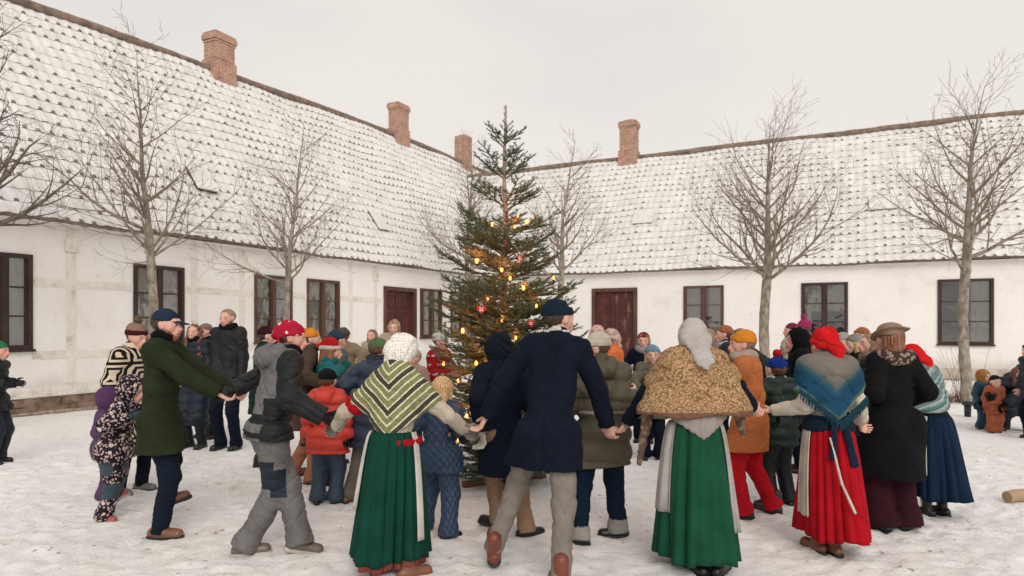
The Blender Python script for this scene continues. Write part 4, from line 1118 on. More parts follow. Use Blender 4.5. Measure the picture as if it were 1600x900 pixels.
    for sd in (1, -1):
        if g('nohands'): continue
        hmesh[sd] = hand_mesh(wr[sd], hd_dir[sd], V3(g('N' + ('R' if sd > 0 else 'L'), (-sd * .9, .2, .25))), hs_ * (1.18 if gl else 1.0), g('curl', .95), .0042 if near else .0065, sd)
    if not gl:
        for sd in hmesh: parts.append(hmesh[sd])
    # eyes
    ev = MB()
    for sd in (-1, 1):
        ev.ball(HP(.135 * sd, .318, .02), .072 * hh, 0, 12)
    eV = np.array(ev.v); eF = np.array([f for f in ev.f]); parts.append((eV, eF))
    BV, BF = joinm(parts)
    cols = np.tile(np.array([*tone, 1.0]), (len(BV), 1))
    Lh = ((BV - hc) @ Rh) / hh   # head coordinates
    inh = (np.abs(Lh[:, 0]) < .45) & (np.abs(Lh[:, 2]) < .6) & (Lh[:, 1] > .1)
    def blend(mask, c, k): cols[:, :3] = cols[:, :3] * (1 - (mask * k)[:, None]) + np.array(c) * (mask * k)[:, None]
    ck = np.exp(-(((np.abs(Lh[:, 0]) - .17) / .09) ** 2 + ((Lh[:, 2] + .11) / .1) ** 2)) * inh; blend(ck, (.66, .22, .17), .5)
    ns = np.exp(-((Lh[:, 0] / .07) ** 2 + ((Lh[:, 2] + .12) / .07) ** 2)) * inh * (Lh[:, 1] > .4); blend(ns, (.66, .22, .17), .45)
    lp = ((np.abs(Lh[:, 0]) < .125) & (np.abs(Lh[:, 2] + .265) < .045 - Lh[:, 0] ** 2 * 1.2) & inh).astype(float); blend(lp, (.42, .10, .09), .85)
    if g('smile'): tt = ((np.abs(Lh[:, 0]) < .085) & (np.abs(Lh[:, 2] + .268) < .014) & inh).astype(float); blend(tt, (.75, .7, .65), .9)
    bw = ((np.abs(np.abs(Lh[:, 0]) - .145) < .075) & (np.abs(Lh[:, 2] - .125 + np.abs(np.abs(Lh[:, 0]) - .14) * .3) < .016) & inh).astype(float); blend(bw, g('brow', (.12, .07, .04)), .75)
    st = len(BV) - len(eV); E = Lh[st:]; rr_ = np.hypot(np.abs(E[:, 0]) - .135, E[:, 2] - .02)
    ec = np.tile(np.array([.62, .58, .55, 1.0]), (len(eV), 1)); ec[(rr_ < .042) & (E[:, 1] > .33)] = (.05, .045, .05, 1); ec[np.abs(E[:, 2] - .02) > .045] = (*[x * .75 for x in tone], 1); cols[st:] = ec
    link_mesh('body', BV, BF, SKIN, root, cols=cols)
    # ---- trousers
    tr = g('trousers')
    def seg(n_, mat_, prims, k=.03, **kw):
        h_ = kw.pop('h', vx); mi = kw.pop('mi', None); par = kw.pop('par', root)
        V_, F_ = field(prims, h_, k, **kw)
        if len(V_) == 0: return None
        mats = mat_ if isinstance(mat_, list) else [mat_]; m_ = None
        if mi is not None and len(mats) > 1: cc = V_[F_].mean(1); m_ = mi(cc[:, 0], cc[:, 1], cc[:, 2])
        return link_mesh(n_, V_, F_, mats, par, m_)
    if tr:
        tm, tt = tr[0], tr[1]; cut_z = tr[2] if len(tr) > 2 else .05 * s
        P_ = [(hip + cx * -.05 * s, hip + cx * .05 * s, .115 * s * wk + tt * .5, .115 * s * wk + tt * .5, .85, cx)]
        for sd in (1, -1):
            sh_d = (an[sd] - kn[sd]) / np.linalg.norm(an[sd] - kn[sd]); e_ = an[sd] + sh_d * .015 * s
            P_ += [(hj[sd], kn[sd], (.080 * s * wk + tt), .060 * s + tt), (kn[sd], e_, .056 * s + tt, .048 * s + tt)]
            if tt > .012: P_ += [(e_ - sh_d * .03, e_ - sh_d * .012, .052 * s + tt * 1.25, .052 * s + tt * 1.25)]
        ends = [(an[sd] + (an[sd] - kn[sd]) / np.linalg.norm(an[sd] - kn[sd]) * .035 * s, (an[sd] - kn[sd]) / np.linalg.norm(an[sd] - kn[sd]), kn[sd]) for sd in (1, -1)]
        def ck_(x, y, z):
            out = None
            for e_, d_, k_ in ends:
                pl = (x - e_[0]) * d_[0] + (y - e_[1]) * d_[1] + (z - e_[2]) * d_[2]; near_ = .16 - np.sqrt((x - e_[0]) ** 2 + (y - e_[1]) ** 2 + (z - e_[2]) ** 2)
                v = np.minimum(pl, near_); out = v if out is None else np.maximum(out, v)
            return out
        seg('trousers', tm, P_, .035, disp=(.007 if near else .006) * dk * dk, ph=seed, cuts=[ck_], mi=g('tr_mi'))
    # ---- skirt
    sk = g('skirt')
    if sk:
        sm, zh, rx, ry, amp, npl = sk[:6]; zt = waist[2] + .02; n = 144; ph = np.random.RandomState(int(seed * 10)).rand(8) * 6
        def ring(f, a0, a1, off=0, nn=n, extra=0, zz=None):
            a = np.linspace(a0, a1, nn, endpoint=(a1 - a0 < 6.2)); fl = f ** .55
            pl = (np.abs(np.sin(npl * .5 * a + 1.1 * np.sin(2 * a + ph[0]) + ph[1])) ** .8 * 2 - 1.2) * (.75 + .25 * np.sin(3 * a + ph[6])) + .25 * np.sin(round(npl * 1.7) * a + ph[2] + 1.5 * f) + .30 * f * np.sin(7 * a + ph[7] + 2.5 * f) - .25 * (1 - np.abs(np.sin(round(npl * 1.3) * a + ph[4] + f))) ** 4
            wr_ = .13 * s * wk + .015; r_x = wr_ + (rx - wr_) * fl; r_y = wr_ * .78 + (ry - wr_ * .78) * fl
            sw_ = 1.7 * amp * (.3 + .7 * f) * pl + .03 * f * f * np.sin(2 * a + ph[3]) + .02 * f * np.sin(5 * a + ph[4])
            c0 = waist * (1 - f) + (hip + np.array([g('skx', 0), g('sky', 0), 0])) * f
            z = zt + (zh - zt) * f + ((.012 * np.sin(3 * a + ph[5]) + .006 * np.sin(11 * a + ph[6])) * max(0, f - .7) * 3.3)
            return np.stack([c0[0] + (r_x + sw_ + off) * np.cos(a), c0[1] + (r_y + sw_ + off) * np.sin(a), z + 0 * a], -1)
        V_, F_ = loft([ring(f, 0, 2 * math.pi) for f in np.linspace(0, 1, 26)]); ob = link_mesh('skirt', V_, F_, sm, root)
        so_ = ob.modifiers.new('t', 'SOLIDIFY'); so_.thickness = .008; so_.offset = -1
        if g('petticoat'):
            pm, pz = g('petticoat'); V_, F_ = loft([np.stack([r[:, 0] * .93 + hip[0] * .07, r[:, 1] * .93 + hip[1] * .07, r[:, 2] + (pz - zh)], -1) for r in [ring(f, 0, 2 * math.pi) for f in np.linspace(.3, 1, 8)]])
            ob = link_mesh('petticoat', V_, F_, pm, root); so_ = ob.modifiers.new('t', 'SOLIDIFY'); so_.thickness = .006
        for ap in (g('apron') or []):
            am, a0, a1, f1 = ap; V_, F_ = loft([ring(f, R(a0), R(a1), .016 + .01 * f, 60) for f in np.linspace(.0, f1, 20)], False)
            ob = link_mesh('apron', V_, F_, am, root); so_ = ob.modifiers.new('t', 'SOLIDIFY'); so_.thickness = .008
    # ---- coat
    ct = g('coat')
    if ct:
        cm, hem, th = ct[:3]; flare = ct[3] if len(ct) > 3 else .0; quilt = g('quilt', 0)
        hemz = hem
        tt_ = tr[1] if tr else 0; hr_ = max(.120 * s * wk + th, .118 * s * wk + tt_ * .6 + .022)
        P_ = [(waist, chest, .106 * s * wk + th, .124 * s * wk + th, .74, cx), (chest, T(0, -.005, shz - .04 * s), .124 * s * wk + th, .126 * s * wk + th, .70, cx), (T(-sw * .70, -.005, shz - .055 * s - slp * .7), T(sw * .70, -.005, shz - .055 * s - slp * .7), .060 * s + th, .060 * s + th), (T(-.03, -.01, shz + .012 * s - slp * .3), sh[-1], .058 * s + th * .5, .050 * s + th * .6), (T(.03, -.01, shz + .012 * s - slp * .3), sh[1], .058 * s + th * .5, .050 * s + th * .6),
              (hip - Z_ * .03, waist, hr_, .106 * s * wk + th, .84, cx), (T(0, -.015, shz), nb - (nb - nk) * .3, .075 * s + th * .5, .06 * s + th * .5)]
        if hemz < hz: P_.append((hip, np.array([hip[0] + g('skx', 0), hip[1] + g('sky', 0), hemz - .05]), hr_, hr_ + flare, .84, cx))
        if hemz < hz:
            for sd in (1, -1):
                f_ = min(1.0, max(.1, (hz - hemz + .1) / max(.1, hz - kn[sd][2]))); P_.append((hj[sd], hj[sd] * (1 - f_) + kn[sd] * f_, .09 * s * wk + tt_ + .02, .085 * s * wk + tt_ + .02 + flare * .3))
        sleeves = []
        for sd in (1, -1):
            st_ = th * .8; wrp = wr[sd] - hd_dir[sd] * .0
            sleeves += [(sh[sd], el[sd], .053 * s + st_, .042 * s + st_), (el[sd], wrp, .041 * s + st_, .035 * s + st_)]
        P_ += sleeves
        ends = [(wr[sd] + hd_dir[sd] * .005, hd_dir[sd]) for sd in (1, -1)]
        def cuff(x, y, z):
            out = None
            for e_, d_ in ends:
                pl = (x - e_[0]) * d_[0] + (y - e_[1]) * d_[1] + (z - e_[2]) * d_[2]; nr = .11 - np.sqrt((x - e_[0]) ** 2 + (y - e_[1]) ** 2 + (z - e_[2]) ** 2); v = np.minimum(pl, nr)
                out = v if out is None else np.maximum(out, v)
            return out
        def hemc(x, y, z): return np.minimum(hemz - z + .01 * np.sin(9 * x + seed) + 0 * y, .14 + .0 - np.minimum(np.sqrt((x - el[1][0]) ** 2 + (y - el[1][1]) ** 2 + (z - el[1][2]) ** 2), .2) + 1)
        def hemcut(x, y, z):
            keep = [np.sqrt((x - wr[sd][0]) ** 2 + (y - wr[sd][1]) ** 2 + (z - wr[sd][2]) ** 2) - .13 for sd in (1, -1)]
            return np.minimum(hemz - z + .008 * np.sin(9 * x + seed) + 0 * y, np.minimum(*keep))
        fn = None
        if quilt: fn = lambda x, y, z: -.026 * np.abs(np.sin(math.pi * (z / quilt) + .25 * np.sin(7 * x + 4 * y))) ** .6 + .014
        elif g('vent'): fn = lambda x, y, z: .009 * np.exp(-(x / .014) ** 2) * (z < 1.02) * (y < 0) + .006 * np.exp(-(x / .01) ** 2) * (y < 0)
        elif g('pleat'): fn = lambda x, y, z: np.where(z < hz, .012 * np.sin(26 * np.arctan2(y - hip[1], x - hip[0]) / 2) * np.clip((hz - z) * 2, 0, 1), 0)
        seg('coat' if hemz < hz - .12 * s or not g('jacket') else 'jacket', cm, P_, g('k', .026), disp=g('cdisp') or ((.009 if near else .007) if not quilt else .005) * dk * dk, ph=seed, cuts=[cuff, hemcut], mi=g('coat_mi'), fn=fn)
        if g('cuffs'):
            for sd in (1, -1): seg('cuff', g('cuffs'), [(wr[sd] - hd_dir[sd] * .05, wr[sd] + hd_dir[sd] * .012, .038 * s, .036 * s)], .01, h=.008)
    co_ = g('collar')
    if co_:   # ring round the neck
        cm, r1, r2, zc = co_; P_ = []; kx = 14
        for i in range(kx):
            a0, a1 = 2 * math.pi * i / kx, 2 * math.pi * (i + 1) / kx
            f_ = lambda a: T(math.cos(a) * r1 * s, .01 + math.sin(a) * r1 * s * .9, shz + .05 * s + zc + .02 * math.sin(a) * 0 + .012 * math.sin(3 * a + seed))
            P_.append((f_(a0), f_(a1), r2, r2))
        seg('collar' if not g('scarf') else 'scarf', cm, P_, .02, h=min(vx, .011), disp=.006, ph=seed, freq=2, fn=(lambda x, y, z: .012 * np.sin(160 * x) * np.sin(150 * y) * np.sin(140 * z)) if g('furcollar') else None)
    if g('hood_down'):
        hm_ = g('hood_down'); b_ = T(0, -.13 * s, shz + .0 * s)
        seg('hood', hm_, [(T(-.085 * s, -.075 * s, shz + .055 * s), b_ + cx * -.03, .055 * s, .075 * s), (T(.085 * s, -.075 * s, shz + .055 * s), b_ + cx * .03, .055 * s, .075 * s), (b_ + cx * -.03, b_ + cx * .03, .07 * s, .07 * s)], .03, disp=.008, ph=seed)
    # ---- shoes
    shm = g('shoes', (cloth('black_boot', (.012, .012, .013), 'leather'), cloth('dark_sole', (.02, .018, .016), 'leather'), .0)); uppers, sole, bh = shm
    for sd in (1, -1):
        q, pit, fy = ft[sd]; Rf = np.array(Euler((0, 0, R(fy)), 'XYZ').to_matrix()) @ np.array(Euler((R(-pit), 0, 0), 'XYZ').to_matrix()); fs = s * (1.0 if h > 1.3 else 1.1)
        a_ = an[sd] - np.array([0, 0, .075 * s])
        def FP(x, y, z): return an[sd] + Rf @ (np.array([x, y, z - .078]) * fs)
        P_ = [(FP(0, -.055, .045), FP(0, .02, .05), .040 * fs, .045 * fs), (FP(0, .02, .045), FP(0, .135, .040), .046 * fs, .042 * fs, .95, Rf @ X_), (FP(0, -.015, .06), FP(0, -.01, .115 + bh), .045 * fs, .046 * fs)]
        nz_ = Rf @ Z_; o_ = FP(0, 0, .004); o2 = FP(0, 0, .028)
        hv = .0075 if near else .011
        so_o = seg('shoe', uppers, P_, .02, h=hv, cuts=[lambda x, y, z: -((x - o_[0]) * nz_[0] + (y - o_[1]) * nz_[1] + (z - o_[2]) * nz_[2])])
        P2 = [(FP(0, -.058, .02), FP(0, .03, .02), .044 * fs, .043 * fs), (FP(0, .03, .02), FP(0, .137, .022), .043 * fs, .047 * fs)]
        o3 = FP(0, 0, -.004)
        seg('sole', sole, P2, .02, h=hv, par=so_o, cuts=[lambda x, y, z: (x - o2[0]) * nz_[0] + (y - o2[1]) * nz_[1] + (z - o2[2]) * nz_[2], lambda x, y, z: -((x - o3[0]) * nz_[0] + (y - o3[1]) * nz_[1] + (z - o3[2]) * nz_[2])])
    if gl:
        for sd in hmesh:
            V_, F_ = hmesh[sd]; link_mesh('glove', V_, F_, gl, root)
            seg('glove_cuff', gl, [(wr[sd] - hd_dir[sd] * .05, wr[sd] + hd_dir[sd] * .02, .043 * s, .036 * s)], .01, h=.009)
    # ---- hair
    hr = g('hair', (brownh, 'short') if g('hat') and h > 1.0 else None)
    def headcut(fn_):
        def c(x, y, z):
            dx, dy, dz = x - hc[0], y - hc[1], z - hc[2]
            return fn_((dx * Rh[0, 0] + dy * Rh[1, 0] + dz * Rh[2, 0]) / hh, (dx * Rh[0, 1] + dy * Rh[1, 1] + dz * Rh[2, 1]) / hh, (dx * Rh[0, 2] + dy * Rh[1, 2] + dz * Rh[2, 2]) / hh) * hh
        return c
    hv = .008 if near else .011
    if hr:
        hm_, style = hr; P_ = [(HP(0, -.10, .10), HP(0, -.05, .13), .415 * hh, .42 * hh, .86, hf)]
        cuts = [headcut(lambda a, b, c: np.minimum(b - .24 + np.abs(a) * .1, .34 - c))]
        if style == 'short': cuts.append(headcut(lambda a, b, c: -c - .22 + np.minimum(0, b) * .3)); cuts.append(headcut(lambda a, b, c: np.minimum(b - .04, .14 - c)))
        if style in ('long', 'bob', 'wavy'):
            en = -.75 if style == 'bob' else -1.25
            for sx in (-1, 1):
                P_ += [(HP(.27 * sx, -.02, .05), HP(.33 * sx if style != 'wavy' else .46 * sx, 0 if style != 'wavy' else .16, en), (.15 if style != 'wavy' else .2) * hh, (.14 if style != 'wavy' else .26) * hh), (HP(.15 * sx, -.2, .0), HP(.17 * sx, -.28, en - .05), .22 * hh, .16 * hh)]
            P_ += [(HP(0, -.22, 0), HP(0, -.30, en - .05), .25 * hh, .18 * hh)]
            cuts = [headcut(lambda a, b, c: np.minimum(b - .25 + .0 * a, np.minimum(.36 - c, .30 - np.abs(a))))]
        dsp = (lambda x, y, z: .006 * np.sin(210 * x + 3 * np.sin(20 * z)) * np.cos(190 * y)) if style != 'wavy' else (lambda x, y, z: .013 * np.sin(70 * z + 20 * x) * np.sin(60 * x + 40 * y + seed) + .005 * np.sin(200 * x))
        seg('hair', hm_, P_, .02, h=hv, cuts=cuts, fn=dsp)
    if g('beard'):
        seg('beard', g('beard'), [(HP(-.2, .14, -.2), HP(0, .26, -.40), .11 * hh, .13 * hh), (HP(.2, .14, -.2), HP(0, .26, -.40), .11 * hh, .13 * hh), (HP(-.09, .345, -.19), HP(.09, .345, -.19), .045 * hh, .045 * hh)], .015, h=.007, cuts=[headcut(lambda a, b, c: -(((a / .10) ** 2 + ((c + .265) / .04) ** 2) - 1) * .05 + 0 * b)], fn=lambda x, y, z: .003 * np.sin(300 * x) * np.sin(260 * z))
    # ---- headgear
    for hat in (g('hat') if isinstance(g('hat'), list) else [g('hat')] if g('hat') else []):
        kind, hm_ = hat[0], hat[1]; ex = hat[2] if len(hat) > 2 else {}
        if kind == 'beanie':
            tp = ex.get('tall', 0); tilt = ex.get('tilt', -.25)
            dome = seg('hat', hm_, [(HP(0, -.07, .14), HP(0, -.10 - tp * .4, .16 + tp), .43 * hh, (.43 - tp * .25) * hh, .88, hf)], .02, h=hv, disp=.004, ph=seed, freq=2,
                cuts=[headcut(lambda a, b, c: .10 + b * tilt * -.6 - c)], fn=lambda x, y, z: .0035 * np.sin(55 * np.arctan2((y - hc[1]), (x - hc[0]))))
            if not ex.get('nocuff'):
                seg('hat_cuff', ex.get('cuff', hm_), [(HP(0, -.07, .13), HP(0, -.08, .15), .475 * hh, .475 * hh, .88, hf)], .02, h=hv, par=dome, fn=lambda x, y, z: .003 * np.sin(60 * np.arctan2((y - hc[1]), (x - hc[0]))),
                    cuts=[headcut(lambda a, b, c: np.abs(c - .21 - b * .15) - .11)])
            if ex.get('pom'):
                seg('pompom', ex['pom'], [(HP(0, -.12, .66 + tp), HP(0, -.12, .67 + tp), .17 * hh, .17 * hh)], .01, h=hv, par=dome, fn=lambda x, y, z: .014 * np.sin(170 * x) * np.sin(170 * y) * np.sin(170 * z))
        elif kind == 'cap':
            dome = seg('hat', hm_, [(HP(0, -.06, .14), HP(0, -.06, .17), .42 * hh, .42 * hh, .9, hf)], .02, h=hv, cuts=[headcut(lambda a, b, c: .13 - c + 0 * b)])
            seg('hat_peak', hm_, [(HP(0, .22, .19), HP(0, .56, .13), .27 * hh, .20 * hh)], .01, h=.006, par=dome, cuts=[headcut(lambda a, b, c: np.abs(c - .17 + (b - .25) * .22 + a * a * .8) - .022), headcut(lambda a, b, c: .18 - b)])
        elif kind == 'scarf':      # kerchief tied under the chin, point hanging down the back
            dp = ex.get('drop', .5); P_ = [(HP(0, -.05, .10), HP(0, -.06, .15), .455 * hh, .45 * hh, .9, hf), (HP(0, -.16, -.1), HP(0, -.14, -.35), .43 * hh, .36 * hh, .85, hx_)]
            if dp: P_ += [(HP(0, -.30, -.05), HP(.03, -.40 - 1.15 * dp, -.42 - dp), .40 * hh, (.26 if dp > .3 else .10) * hh, .4, hx_), (HP(.03, -.40 - 1.15 * dp, -.42 - dp), HP(.06, -.42 - 1.3 * dp, -.66 - dp), (.22 if dp > .3 else .1) * hh, .05 * hh, .4, hx_)]
            if ex.get('peak'): P_ += [(HP(0, .1, .25), HP(0, .28, .30), .36 * hh, .30 * hh)]
            cy = ex.get('face', .22)
            seg('headscarf', hm_, P_, .05, h=hv, disp=.008, ph=seed, freq=1.3, cuts=[headcut(lambda a, b, c: np.minimum(b - cy + .25 * np.maximum(c, 0), .26 - np.sqrt((a / 1.05) ** 2 + ((c + .02) / 1.45) ** 2)))])
        elif kind == 'hood':
            P_ = [(HP(0, -.08, .10), HP(0, -.10, .16), .53 * hh, .50 * hh, .92, hf), (HP(0, -.10, -.2), nb, .42 * hh, .40 * hh, .9, hx_)]
            seg('hood', hm_, P_, .05, h=hv, disp=.006, ph=seed, cuts=[headcut(lambda a, b, c: np.minimum(b - .16, .29 - np.sqrt(a ** 2 + ((c + .02) / 1.35) ** 2)))], fn=(lambda x, y, z: .010 * np.sin(130 * x) * np.sin(120 * y) * np.sin(125 * z)) if ex.get('fur') else None)
        elif kind == 'santa':
            dome = seg('hat', hm_, [(HP(0, -.06, .14), HP(0, -.10, .28), .42 * hh, .36 * hh), (HP(0, -.10, .28), HP(*ex.get('tip', (-.55, -.3, .25))), .34 * hh, .08 * hh)], .03, h=hv, disp=.004, ph=seed, cuts=[headcut(lambda a, b, c: .10 - c - np.minimum(0, a + .30) * 2)])
            seg('hat_band', ex['band'], [(HP(0, -.07, .14), HP(0, -.08, .15), .485 * hh, .485 * hh, .9, hf)], .02, h=hv, par=dome, cuts=[headcut(lambda a, b, c: np.abs(c - .17 - b * .1) - .095)], fn=lambda x, y, z: .007 * np.sin(150 * x) * np.sin(140 * y) * np.sin(150 * z))
            t_ = ex.get('tip', (-.55, -.3, .25)); seg('pompom', ex['band'], [(HP(*t_), HP(*t_), .13 * hh, .13 * hh)], .01, h=hv, par=dome)
        elif kind == 'brim':
            dome = seg('hat', hm_, [(HP(0, -.06, .20), HP(0, -.06, .42), .42 * hh, .34 * hh, .92, hf), (HP(0, -.06, .16), HP(0, -.06, .17), .66 * hh, .66 * hh, .95, hf)], .012, h=hv, cuts=[headcut(lambda a, b, c: np.minimum(np.abs(c - .15 + .30 * b - .5 * np.maximum(-a, 0) ** 1.5) - .028, np.maximum(np.sqrt(a * a + (b + .06) ** 2 + np.maximum(c - .30, 0) ** 2 * 2.2) - .44, .14 - c)))])
            seg('hat_ribbon', ex['band'], [(HP(0, -.06, .24), HP(0, -.06, .26), .435 * hh, .435 * hh, .92, hf)], .01, h=hv, par=dome, cuts=[headcut(lambda a, b, c: np.abs(c - .28) - .07)])
        elif kind == 'knot':       # bonnet with a gathered knot at the nape
            seg('cap', hm_, [(HP(0, -.07, .12), HP(0, -.12, .22), .45 * hh, .42 * hh, .9, hf), (HP(0, -.35, .0), HP(.10, -.50, -.18), .24 * hh, .20 * hh), (HP(.10, -.50, -.18), HP(.06, -.50, -.40), .17 * hh, .15 * hh)], .03, h=hv, disp=.009, ph=seed, freq=2.2, cuts=[headcut(lambda a, b, c: np.minimum(b - .20, .30 - c) - np.minimum(0, 0 * a)), headcut(lambda a, b, c: np.minimum(-.12 - c + .0 * b, b + .30))])
        elif kind == 'tail':       # scarf wrapped over the crown, ends hanging
            dome = seg('headscarf', hm_, [(HP(0, -.06, .12), HP(0, -.09, .17), .45 * hh, .44 * hh, .9, hf), (HP(0, -.46, .06), HP(0, -.50, .0), .16 * hh, .14 * hh)], .03, h=hv, disp=.006, ph=seed, freq=2, cuts=[headcut(lambda a, b, c: np.minimum(.06 - c + b * .25 + np.maximum(-b - .2, 0) * -.8, 9))])
            for e_ in ex['ends']: seg('scarf_end', hm_, [(HP(*e_[0]), HP(*e_[1]), .10 * hh, .15 * hh, .4, hx_ if len(e_) < 3 else hf)], .02, h=hv, par=dome, disp=.005, ph=seed)
    # ---- shawl over the shoulders: cloth cut by a region of the wearer's frame
    shl = g('shawl')
    if shl:
        sm_, th_, reg, kk = shl[:4]
        P_ = [(waist - Z_ * .05, chest, .135 * s * wk + th_, .150 * s * wk + th_, .80, cx), (chest, T(0, -.01, shz - .03 * s), .155 * s * wk + th_, .15 * s * wk + th_, .72, cx), (T(-sw * .85, -.01, shz - .03 * s - slp), T(sw * .85, -.01, shz - .03 * s - slp), .075 * s + th_, .075 * s + th_), (T(-.04, -.015, shz - .02 * s), T(.04, -.015, shz - .02 * s), .085 * s + th_, .085 * s + th_), (T(0, -.015, shz), nb, .10 * s, .07 * s)]
        for sd in (1, -1): P_.append((sh[sd], sh[sd] * (1 - kk) + el[sd] * kk, .078 * s + th_, .070 * s + th_))
        if len(shl) > 4:
            for e_ in shl[4]: P_.append(tuple(e_))
        seg('shawl', sm_, P_, .07, h=vx * .9, disp=.009, ph=seed, cuts=[reg])
        if g('fringe'):
            fm, pts_fn, nfr = g('fringe'); mb = MB(); r_ = random.Random(3)
            for i in range(nfr):
                p, dd = pts_fn((i + .5) / nfr); 
                # pull the fringe onto the back surface
                mb.tube([p, V3(p) + V3(dd) * .5 + V3((r_.gauss(0, .004), -.004, 0)), V3(p) + V3(dd) + V3((r_.gauss(0, .006), 0, 0))], [.006, .005, .003], 4, cap=False)
            mb.build('fringe', fm, root, smooth=True)
    root['_T'] = 0; del root['_T']
    return dict(root=root, T=T, HP=HP, hip=hip, wr=wr, s=s, sh=sh, el=el, hh=hh, chest=chest, waist=waist, seg=seg, vx=vx, sw=sw, shz=shz)
# ------------------------------------------------------------ the people
DG = 'dancers in the outer ring'; IG = 'dancers in the inner ring'; BG = 'onlookers and dancers beyond the fir'
navy = cloth('navy_wool', (.009, .014, .030)); black = cloth('black_wool', (.010, .0105, .012)); blackshell = cloth('black_shell', (.011, .013, .016), 'shell')
navyshell = cloth('navy_shell', (.014, .024, .045), 'shell'); olive = cloth('olive_shell', (.105, .088, .055), 'shell'); jeans = cloth('dark_jeans', (.008, .024, .052), 'denim')
greytr = cloth('stone_grey_cotton', (.235, .205, .18), 'denim'); cream = cloth('cream_wool', (.62, .53, .42), 'knit'); offwhite = cloth('natural_linen', (.58, .54, .50)); brownleather = cloth('tan_leather', (.20, .085, .045), 'leather')
rustleather = cloth('rust_leather', (.19, .045, .025), 'leather'); palesole = cloth('pale_sole', (.50, .46, .41), 'leather'); darksole = cloth('dark_sole', (.02, .018, .016), 'leather'); blackboot = cloth('black_boot', (.012, .012, .013), 'leather')
redw = cloth('red_wool', (.40, .006, .014)); greenskirt = cloth('bottle_green_wool', (.006, .062, .040)); greensk2 = cloth('moss_green_wool', (.012, .088, .044)); teal = cloth('teal_fleece', (.02, .17, .17), 'fur')
rust = cloth('rust_fleece', (.66, .21, .075), 'fur'); orangeknit = cloth('orange_knit', (.72, .26, .03), 'knit'); creamknit = cloth('cream_knit', (.66, .58, .47), 'knit'); greyknit = cloth('pale_grey_knit', (.36, .34, .31), 'knit')
tanwool = cloth('tan_wool', (.26, .19, .12)); brownwool = cloth('brown_wool', (.085, .058, .042)); tan_tr = cloth('camel_cotton', (.34, .21, .13), 'denim'); greenfelt = cloth('green_felt', (.10, .17, .075), 'knit')
skigrey = cloth('grey_ski_shell', (.155, .145, .145), 'shell'); white = cloth('white_plush', (.72, .68, .63), 'fur'); fuzzy = cloth('navy_fuzz', (.016, .022, .04), 'fur'); maroon = cloth('maroon_wool', (.055, .012, .022)); pinkknit = cloth('raspberry_knit', (.36, .035, .12), 'knit')
greymit = cloth('grey_mitten_wool', (.30, .27, .24), 'knit'); redpuff = cloth('red_orange_shell', (.60, .055, .035), 'shell'); tealpatch = cloth('slate_teal_shell', (.045, .075, .10), 'shell'); violet = cloth('violet_shell', (.10, .045, .12), 'shell')
blonde = hair_mat('blonde_hair', (.55, .36, .18)); brownh = hair_mat('brown_hair', (.13, .055, .03)); darkh = hair_mat('dark_hair', (.05, .025, .018)); ginger = hair_mat('reddish_hair', (.23, .09, .04)); sandy = hair_mat('sandy_hair', (.28, .18, .11))
sh_black = (blackboot, darksole, .03); sh_brown = (brownleather, darksole, .03); sh_rust = (rustleather, darksole, .06)

# --- outer ring, near the camera
# man in the navy coat, mid-stride, seen from behind
person('man from behind in a navy coat, navy beanie and grey trousers, striding', 852, 897, 1.86, -14, group=DG, Y=4.38, lean=11, side=4, vent=1, drop=.03, hyaw=-42, hpitch=-6, twist=4,
  HL=('p', 738, 684, 4.60), HR=('p', 957, 686, 4.62), PR=(1, -.4, -.3), PL=(-1, -.4, -.3), cdisp=.006, FR=('p', 876, 922, 0, 0, 24), FL=('p', 772, 888, .07, -38, 16), hx=0.02,
  trousers=(greytr, .010), coat=(navy, .68, .026, .03), collar=(cloth('white_shirt', (.6, .57, .53)), .062, .018, .035), hat=('beanie', cloth('navy_knit', (.012, .03, .055), 'knit')), hair=(darkh, 'short'),
  shoes=sh_rust, skin='rosy', hands=1.0, NR=(0, 0, -1), curl=.7)
# woman in the green skirt with the striped shawl
w1 = person('woman in a white lace bonnet, chevron striped shawl and bottle green skirt', 615, 893, 1.57, -6, group=DG, Y=4.36, lean=10, hyaw=-20, hpitch=-22, wide=.98, slump=.09,
  HL=('p', 515, 676, 4.68), HR=('p', 740, 682, 4.66), PR=(1, -.3, -.6), PL=(-1, -.3, -.6), gloves=greymit, hands=.88, curl=1.3, FR=(.13, -.10, 0, 0, -52), FL=(-.10, -.03, 0),
  coat=(cream, .90, .014, 0), skirt=(greenskirt, .115, .212, .22, .017, 15), petticoat=(cloth('brick_petticoat', (.30, .07, .06)), .075), apron=[(offwhite, -28, -8, .84), (offwhite, 184, 205, .62)], skx=-.02,
  shawl=(pat('chevron_knit', p_chevron), .014, lambda x, y, z: np.where(y < .08, (.86 + .80 * np.abs(x + .015) + .012 * np.abs(np.sin(x * 60))) - z, 1.10 - z) , .5, ),
  hair=None, hat=('scarf', pat('lace_cloth', p_lace, .85, .8, 60), {'drop': .0, 'peak': 1, 'face': .30}), shoes=(brownleather, brownleather, .05))
w1['seg']('arm_band', redw, [(w1['sh'][-1] * .40 + w1['el'][-1] * .60, w1['sh'][-1] * .34 + w1['el'][-1] * .66, .072, .070)], .01, disp=.006)
w1['seg']('waistband', redw, [(w1['waist'] + np.array([-.02, 0, -.03]), w1['waist'] + np.array([.02, 0, -.05]), .160, .165, .80, X_)], .01, cuts=[lambda x, y, z: np.maximum(np.abs(z - w1['waist'][2] + .04) - .022, .05 - x)])
